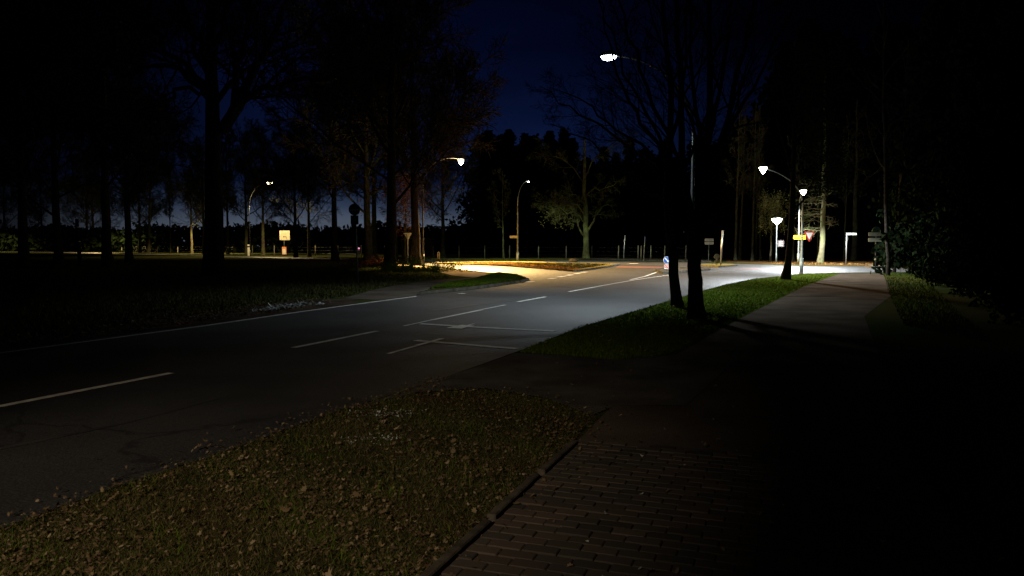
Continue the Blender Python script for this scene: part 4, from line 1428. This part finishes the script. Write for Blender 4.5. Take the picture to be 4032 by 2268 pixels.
# two board sign with an arched top on the right
b = G(3446, 1071)
o = thing('board_sign', 'sign with two wide grey boards under a dark green round top at the path end', 'road sign', b)
zt = zat(0, 905, b)
post(MB(), zt, .032).build('pole', M['darkpole'], o, True)
zb1, zb2 = zat(0, 922.5, b), zat(0, 944.5, b)
MB().plate(rrect(m_of(63, b), m_of(15, b), .03, 0, zb1), .02, y=-.06).build('upper_board', M['boardgrey'], o)
MB().plate(rrect(m_of(63, b), m_of(15, b), .03, 0, zb2), .02, y=-.06).build('lower_board', M['boardgrey'], o)
rp = MB().plate([p for p in circ(m_of(17.5, b), 32, 0, zat(0, 909.5, b))], .02, y=-.035).build('round_plate', M['green'], o)
MB().box((.05, -.045, zat(0, 908, b)), (.09, .012, .13), bev=.02).build('emblem', M['black'], rp)
for yy in (986, 1021): MB().tube([(0, 0, zat(0, yy + 3, b)), (0, 0, zat(0, yy - 3, b))], .05, 10).build('clamp', M['galv'], o)

# cream diversion sign with a bent arrow and an orange plate below
b = G(1120, 1007)
o = thing('diversion_sign', 'cream square sign with a bent arrow above a small orange white plate', 'road sign', b)
zc = zat(0, 926.5, b)
post(MB(), zc, .07).build('pole', M['darkpole'], o, True)
hw = m_of(20, b)
MB().plate(rrect(hw * 2, m_of(37, b), .08, m_of(3, b), zc), .03, y=-.12).build('panel', M['cream'], o)
ar = MB()
ax, az = m_of(9, b), zc - m_of(14, b)
u_ = m_of(1, b)
ar.box((ax, -.13, az + 4 * u_), (1.7 * u_, .012, 8 * u_))
ar.box((ax - 4.2 * u_, -.1335, az + 8.4 * u_), (9 * u_, .012, 1.8 * u_))
ar.plate([(ax - 13 * u_, az + 8.2 * u_), (ax - 8 * u_, az + 5.6 * u_), (ax - 8 * u_, az + 11 * u_)], .012, y=-.14)
ar.build('arrow', M['black'], o)
lt = MB()
for r0_ in range(3):
    for k in range(9 - r0_):
        lt.box((m_of(3, b) - hw * .7 + k * hw * .17, -.126, zc + m_of(12 - r0_ * 5, b)), (hw * .10, .008, m_of(1.8, b)))
lt.build('lettering', M['boardgrey'], o)
zl = zat(0, 987, b)
MB().plate(rrect(m_of(17, b), m_of(30, b), .05, 0, zl), .03, y=-.12).build('lower_plate', M['orange'], o)
MB().plate(rrect(m_of(12, b), m_of(20, b), .03, 0, zl - .15), .01, y=-.133).build('lower_face', M['white'], o)


# keep right beacons on the islands
def beacon(label, b, back=False, top=1010, yb=1073, facing=0.0, wfac=1.0):
    o = thing('island_beacon', label, 'traffic beacon', b, facing)
    o.location.z = .12
    zt = zat(0, top, b) - .12
    rr = m_of(14.0 * wfac, b) if not back else m_of(11, b)
    if not back and wfac < 1: rr = m_of(9, b)
    zc = zt - rr
    MB().tube([(0, .05, 0), (0, .05, zc)], .035, 10).build('pole', M['galv'], o, True)
    pl0 = MB().plate(circ(rr, 32, 0, zc), .015, y=0).build('disc', M['signback'] if back else M['blue'], o)
    if not back:
        r1 = MB()
        ring = circ(rr, 32, 0, zc)
        ring2 = circ(rr * .93, 32, 0, zc)
        vs = [(x, -.004, z) for x, z in ring] + [(x, -.004, z) for x, z in ring2]
        r1.add(vs, [(k, (k + 1) % 32, 32 + (k + 1) % 32, 32 + k) for k in range(32)])
        d = rr * .55
        # arrow pointing down to the right
        w_ = rr * .10
        r1.plate([(-d - w_, zc + d - w_), (-d + w_, zc + d + w_), (d * .7 + w_, zc - d * .7 + w_), (d * .7 - w_, zc - d * .7 - w_)], .004, y=-.006)
        r1.plate([(d, zc - d), (d, zc - d * .05), (d * .05, zc - d)], .004, y=-.0075)
        r1.build('arrow', M['white'], pl0)
    zb = zc - rr - .03
    hw = rr * .72
    pb2 = MB().plate(rrect(hw * 2, zb - .10, .05, 0, (zb + .10) / 2), .02, y=0).build('panel', M['signback'] if back else M['white'], o)
    if not back:
        st = MB()
        hgt = zb - .10
        for k in range(-1, 4):
            z0 = .10 + k * hgt / 2.4
            sh = hw * 1.5
            def cl(z): return min(max(z, .115), zb - .015)
            poly = [(-hw * .93, cl(z0 + sh)), (hw * .93, cl(z0)), (hw * .93, cl(z0 + hgt / 4.6)), (-hw * .93, cl(z0 + sh + hgt / 4.6))]
            if abs(poly[0][1] - poly[3][1]) > .01 or abs(poly[1][1] - poly[2][1]) > .01:
                st.plate(poly, .004, y=-.006 - .0002 * k)
        st.build('stripes', M['red'], pb2)
    return o


beacon('blue keep right disc over a red white beacon, half hidden by the near tree', G(2625, 1073), facing=.15)
beacon('grey back of an island beacon at the foot of the tall pale pole', G(2822, 1048.5), back=True, top=999)
beacon('distant island beacon with a red white panel beside the slender tree on the right', G(3483, 1052), top=1000, facing=.9)

# signs seen edge-on
for (px, py, top, wpx, hpx, mt, lab, grp, pmat) in (
    (2455, 1027, 927, 6, 21, 'white', 'thin post with a narrow edge on sign, left one of two beyond the junction', 'edge on signs beyond the junction', 'galv'),
    (2534, 1028, 930, 8, 24, 'blue', 'thin post with a bluish edge on sign, right one of two beyond the junction', 'edge on signs beyond the junction', 'wood'),
    (2822, 1049.5, 913, 8, 30, 'signback', 'tall pale post on the middle island topped by an edge on sign', None, 'galv')):
    b = G(px, py)
    if px == 2822: b = b + Vector((0, -1.2, .12))
    o = thing('sign_post', lab, 'road sign', b, 0, grp)
    zt = zat(0, top, b)
    MB().tube([(0, 0, 0), (m_of(5, b), 0, zt)], .05 if px != 2822 else .055, 10).build('pole', M[pmat], o, True)
    pp = MB().plate(circ(m_of(hpx / 2, b), 24, 0, 0), .02, y=-.01).build('plate', M[mt], o)
    pp.location = (m_of(5, b) + .02, -.07, zt - m_of(hpx / 2, b))
    pp.rotation_euler = (0, 0, math.radians(72))

# two board sign in front of the wood (middle right)
b = G(2789, 1027)
o = thing('board_sign', 'small sign with two cream boards in front of the wood, left of the pale pole', 'road sign', b)
zt = zat(0, 939, b)
MB().tube([(0, 0, 0), (.05, 0, zt)], .045, 10).build('pole', M['wood'], o, True)
for yy in (944.5, 957.5):
    bd = MB().plate(rrect(m_of(35, b), m_of(10.5, b), .03, .05, zat(0, yy, b)), .02, y=-.08).build('board', M['cream'], o)
    lt = MB()
    for k in range(8):
        if k == 3: continue
        lt.box((.05 - m_of(13, b) + k * m_of(3.7, b), -.086, zat(0, yy, b)), (m_of(2.4, b), .008, m_of(4, b)))
    lt.build('lettering', M['boardgrey'], bd)

# pinkish square sign under the low lamp
b = pb_
o = thing('square_sign', 'dim pinkish square sign fixed below the low bright post lamp', 'road sign', (HT(3073, 959, b.y).x, b.y - .1, 0))
zc = zat(0, 959, b)
MB().plate(rrect(m_of(25, b), m_of(25, b), .05, 0, zc), .02).build('panel', noise_mat('sign_pink', (.12, .09, .09), (.18, .13, .13), 4, .6), o)
lt = MB()
for r0_ in range(3):
    lt.box((0, -.005, zc + .18 - r0_ * .18), (m_of(15, b), .006, .07))
lt.build('lettering', M['boardgrey'], o)
MB().box((-m_of(8, b), .05, zc), (m_of(12, b), .04, .05)).build('bracket', M['galv'], o)

# arched bollard
b = G(1727, 1034)
o = thing('bollard', 'pale arched bollard at the grass edge right of the whip lamp pole', 'bollard', b)
u_ = m_of(1, b)
ht = zat(0, 993, b)
pts = [(-3.6 * u_, 0, ht * .25), (-3.6 * u_, 0, ht - 2 * u_), (-2 * u_, 0, ht), (2 * u_, 0, ht), (3.6 * u_, 0, ht - 2 * u_), (3.6 * u_, 0, 0)]
MB().tube(pts, .05, 10).build('hoop', M['cream'], o, True)
MB().box((0, 0, ht * .5), (4.6 * u_, .03, ht * .5), bev=.01).build('panel', M['wood'], o)

# white marker posts on the far road
for (px, py, top, lab) in ((979, 1008, 963, 'white marker post under the distant warm lamp on the far road'),
                           (187, 988, 962, 'small pale marker post near the left edge of the avenue')):
    b = G(px, py)
    o = thing('marker_post', lab, 'marker post', b, 0, 'marker posts on the far road')
    zt = zat(0, top, b)
    MB().box((0, 0, zt / 2), (.34, .18, zt), bev=.04).build('post', M['white'], o)
    MB().box((0, -.02, zt * .82), (.35, .16, zt * .12)).build('band', M['black'], o)

# pole with two pale bands in the field
b = G(316, 1045)
o = thing('banded_pole', 'dark thick pole with two pale bands standing in the dark field', 'pole', b)
zt = zat(0, 862, b)
MB().tube([(0, 0, 0), (-.1, 0, zt * .5), (-.18, 0, zt)], [.17, .15, .14], 14).build('pole', M['darkbark'], o, True)
for yy, xx in ((895, -.155), (951, -.085)):
    z_ = zat(0, yy, b)
    MB().tube([(xx, 0, z_ - .04), (xx, 0, z_ + .05)], .165, 14).build('band', M['white'], o, True)

# pink dot on a fence post: a small reflector given a glow of its own
b = G(1414, 1012)
o = thing('pink_reflector', 'tiny pink reflector with added glow right of the dark sign post', 'light', b)
zt = zat(0, 978, b)
MB().tube([(0, 0, 0), (0, 0, zt)], .05, 8).build('post', M['wood'], o, True)
MB().lathe([(.02, -.14), (.12, -.08), (.15, 0), (.12, .08), (.02, .14)], 16, c=(0, -.12, zt)).build('lens', M['pinkglow'], o, True)

# brown shed behind the left trunks
b = G(1640, 1010)
o = thing('shed', 'low brown shed in the shadow behind the give way sign back', 'shed', (b.x, b.y + 2, 0))
wd, ht = m_of(120, b), zat(0, 948, b)
sh = MB()
sh.box((0, 0, ht / 2), (wd, 4, ht))
for k in range(14): sh.box((-wd / 2 + wd * (k + .5) / 14, -2.02, ht / 2), (.06, .04, ht))
sh.build('wall', M['shedwall'], o)
MB().add([(-wd / 2 - .2, -2.3, ht), (wd / 2 + .2, -2.3, ht), (wd / 2 + .2, 2.3, ht + .4), (-wd / 2 - .2, 2.3, ht + .4), (-wd / 2 - .2, -2.3, ht + .12), (wd / 2 + .2, -2.3, ht + .12), (wd / 2 + .2, 2.3, ht + .52), (-wd / 2 - .2, 2.3, ht + .52)],
         [(0, 3, 2, 1), (4, 5, 6, 7), (0, 1, 5, 4), (1, 2, 6, 5), (2, 3, 7, 6), (3, 0, 4, 7)]).build('roof', M['shedroof'], o)
MB().box((wd * .25, -2.03, 1.0), (1.2, .06, 2.0)).build('door', M['shedroof'], o)

# dark stone lying in the far road
b = G(2257, 1033)
MBs = MB().lathe([(.05, 0), (.45, .02), (.5, .18), (.32, .34), (.05, .4)], 9, sx=1.0, sy=.6)
o = MBs.build('stone', M['darkbark'])
o.location = b + Vector((0, 0, .006))
tag(o, 'small dark lump lying on the edge of the far road', 'stone')

# wire fence behind the far road
o = thing('wire_fence', 'long wire fence with wooden posts behind the far road', 'fence', (0, 0, 0))
fp = [(185, 985.5), (212, 986), (280, 988), (408, 991), (480, 993), (620, 996), (700, 998), (921, 1002), (994, 1003.5), (1080, 1005), (1242, 1009), (1331, 1010.5), (1423, 1012), (1516, 1012.5), (1706, 1013), (1807, 1014), (1908, 1014.5), (2006, 1015), (2120, 1016), (2229, 1017), (2330, 1018.5), (2435, 1020), (2512, 1021), (2524, 1021.2), (2562, 1021.7), (2617, 1022.5), (2700, 1023.5)]
P_ = []
for k, (px, py) in enumerate(fp):
    b = G(px, py)
    h = 1.75 if px > 900 else 1.5
    pm = MB().tube([(0, 0, 0), (.02, 0, h)], [.085, .07], 8)
    q = pm.build('post', M['wood'], o, True)
    q.location = b
    P_.append(b)
wm = MB()
for hz in (.45, .95, 1.45):
    wm.tube([p + Vector((0, 0, hz)) for p in P_], .008, 4)
wm.build('wire', M['wire'], o)
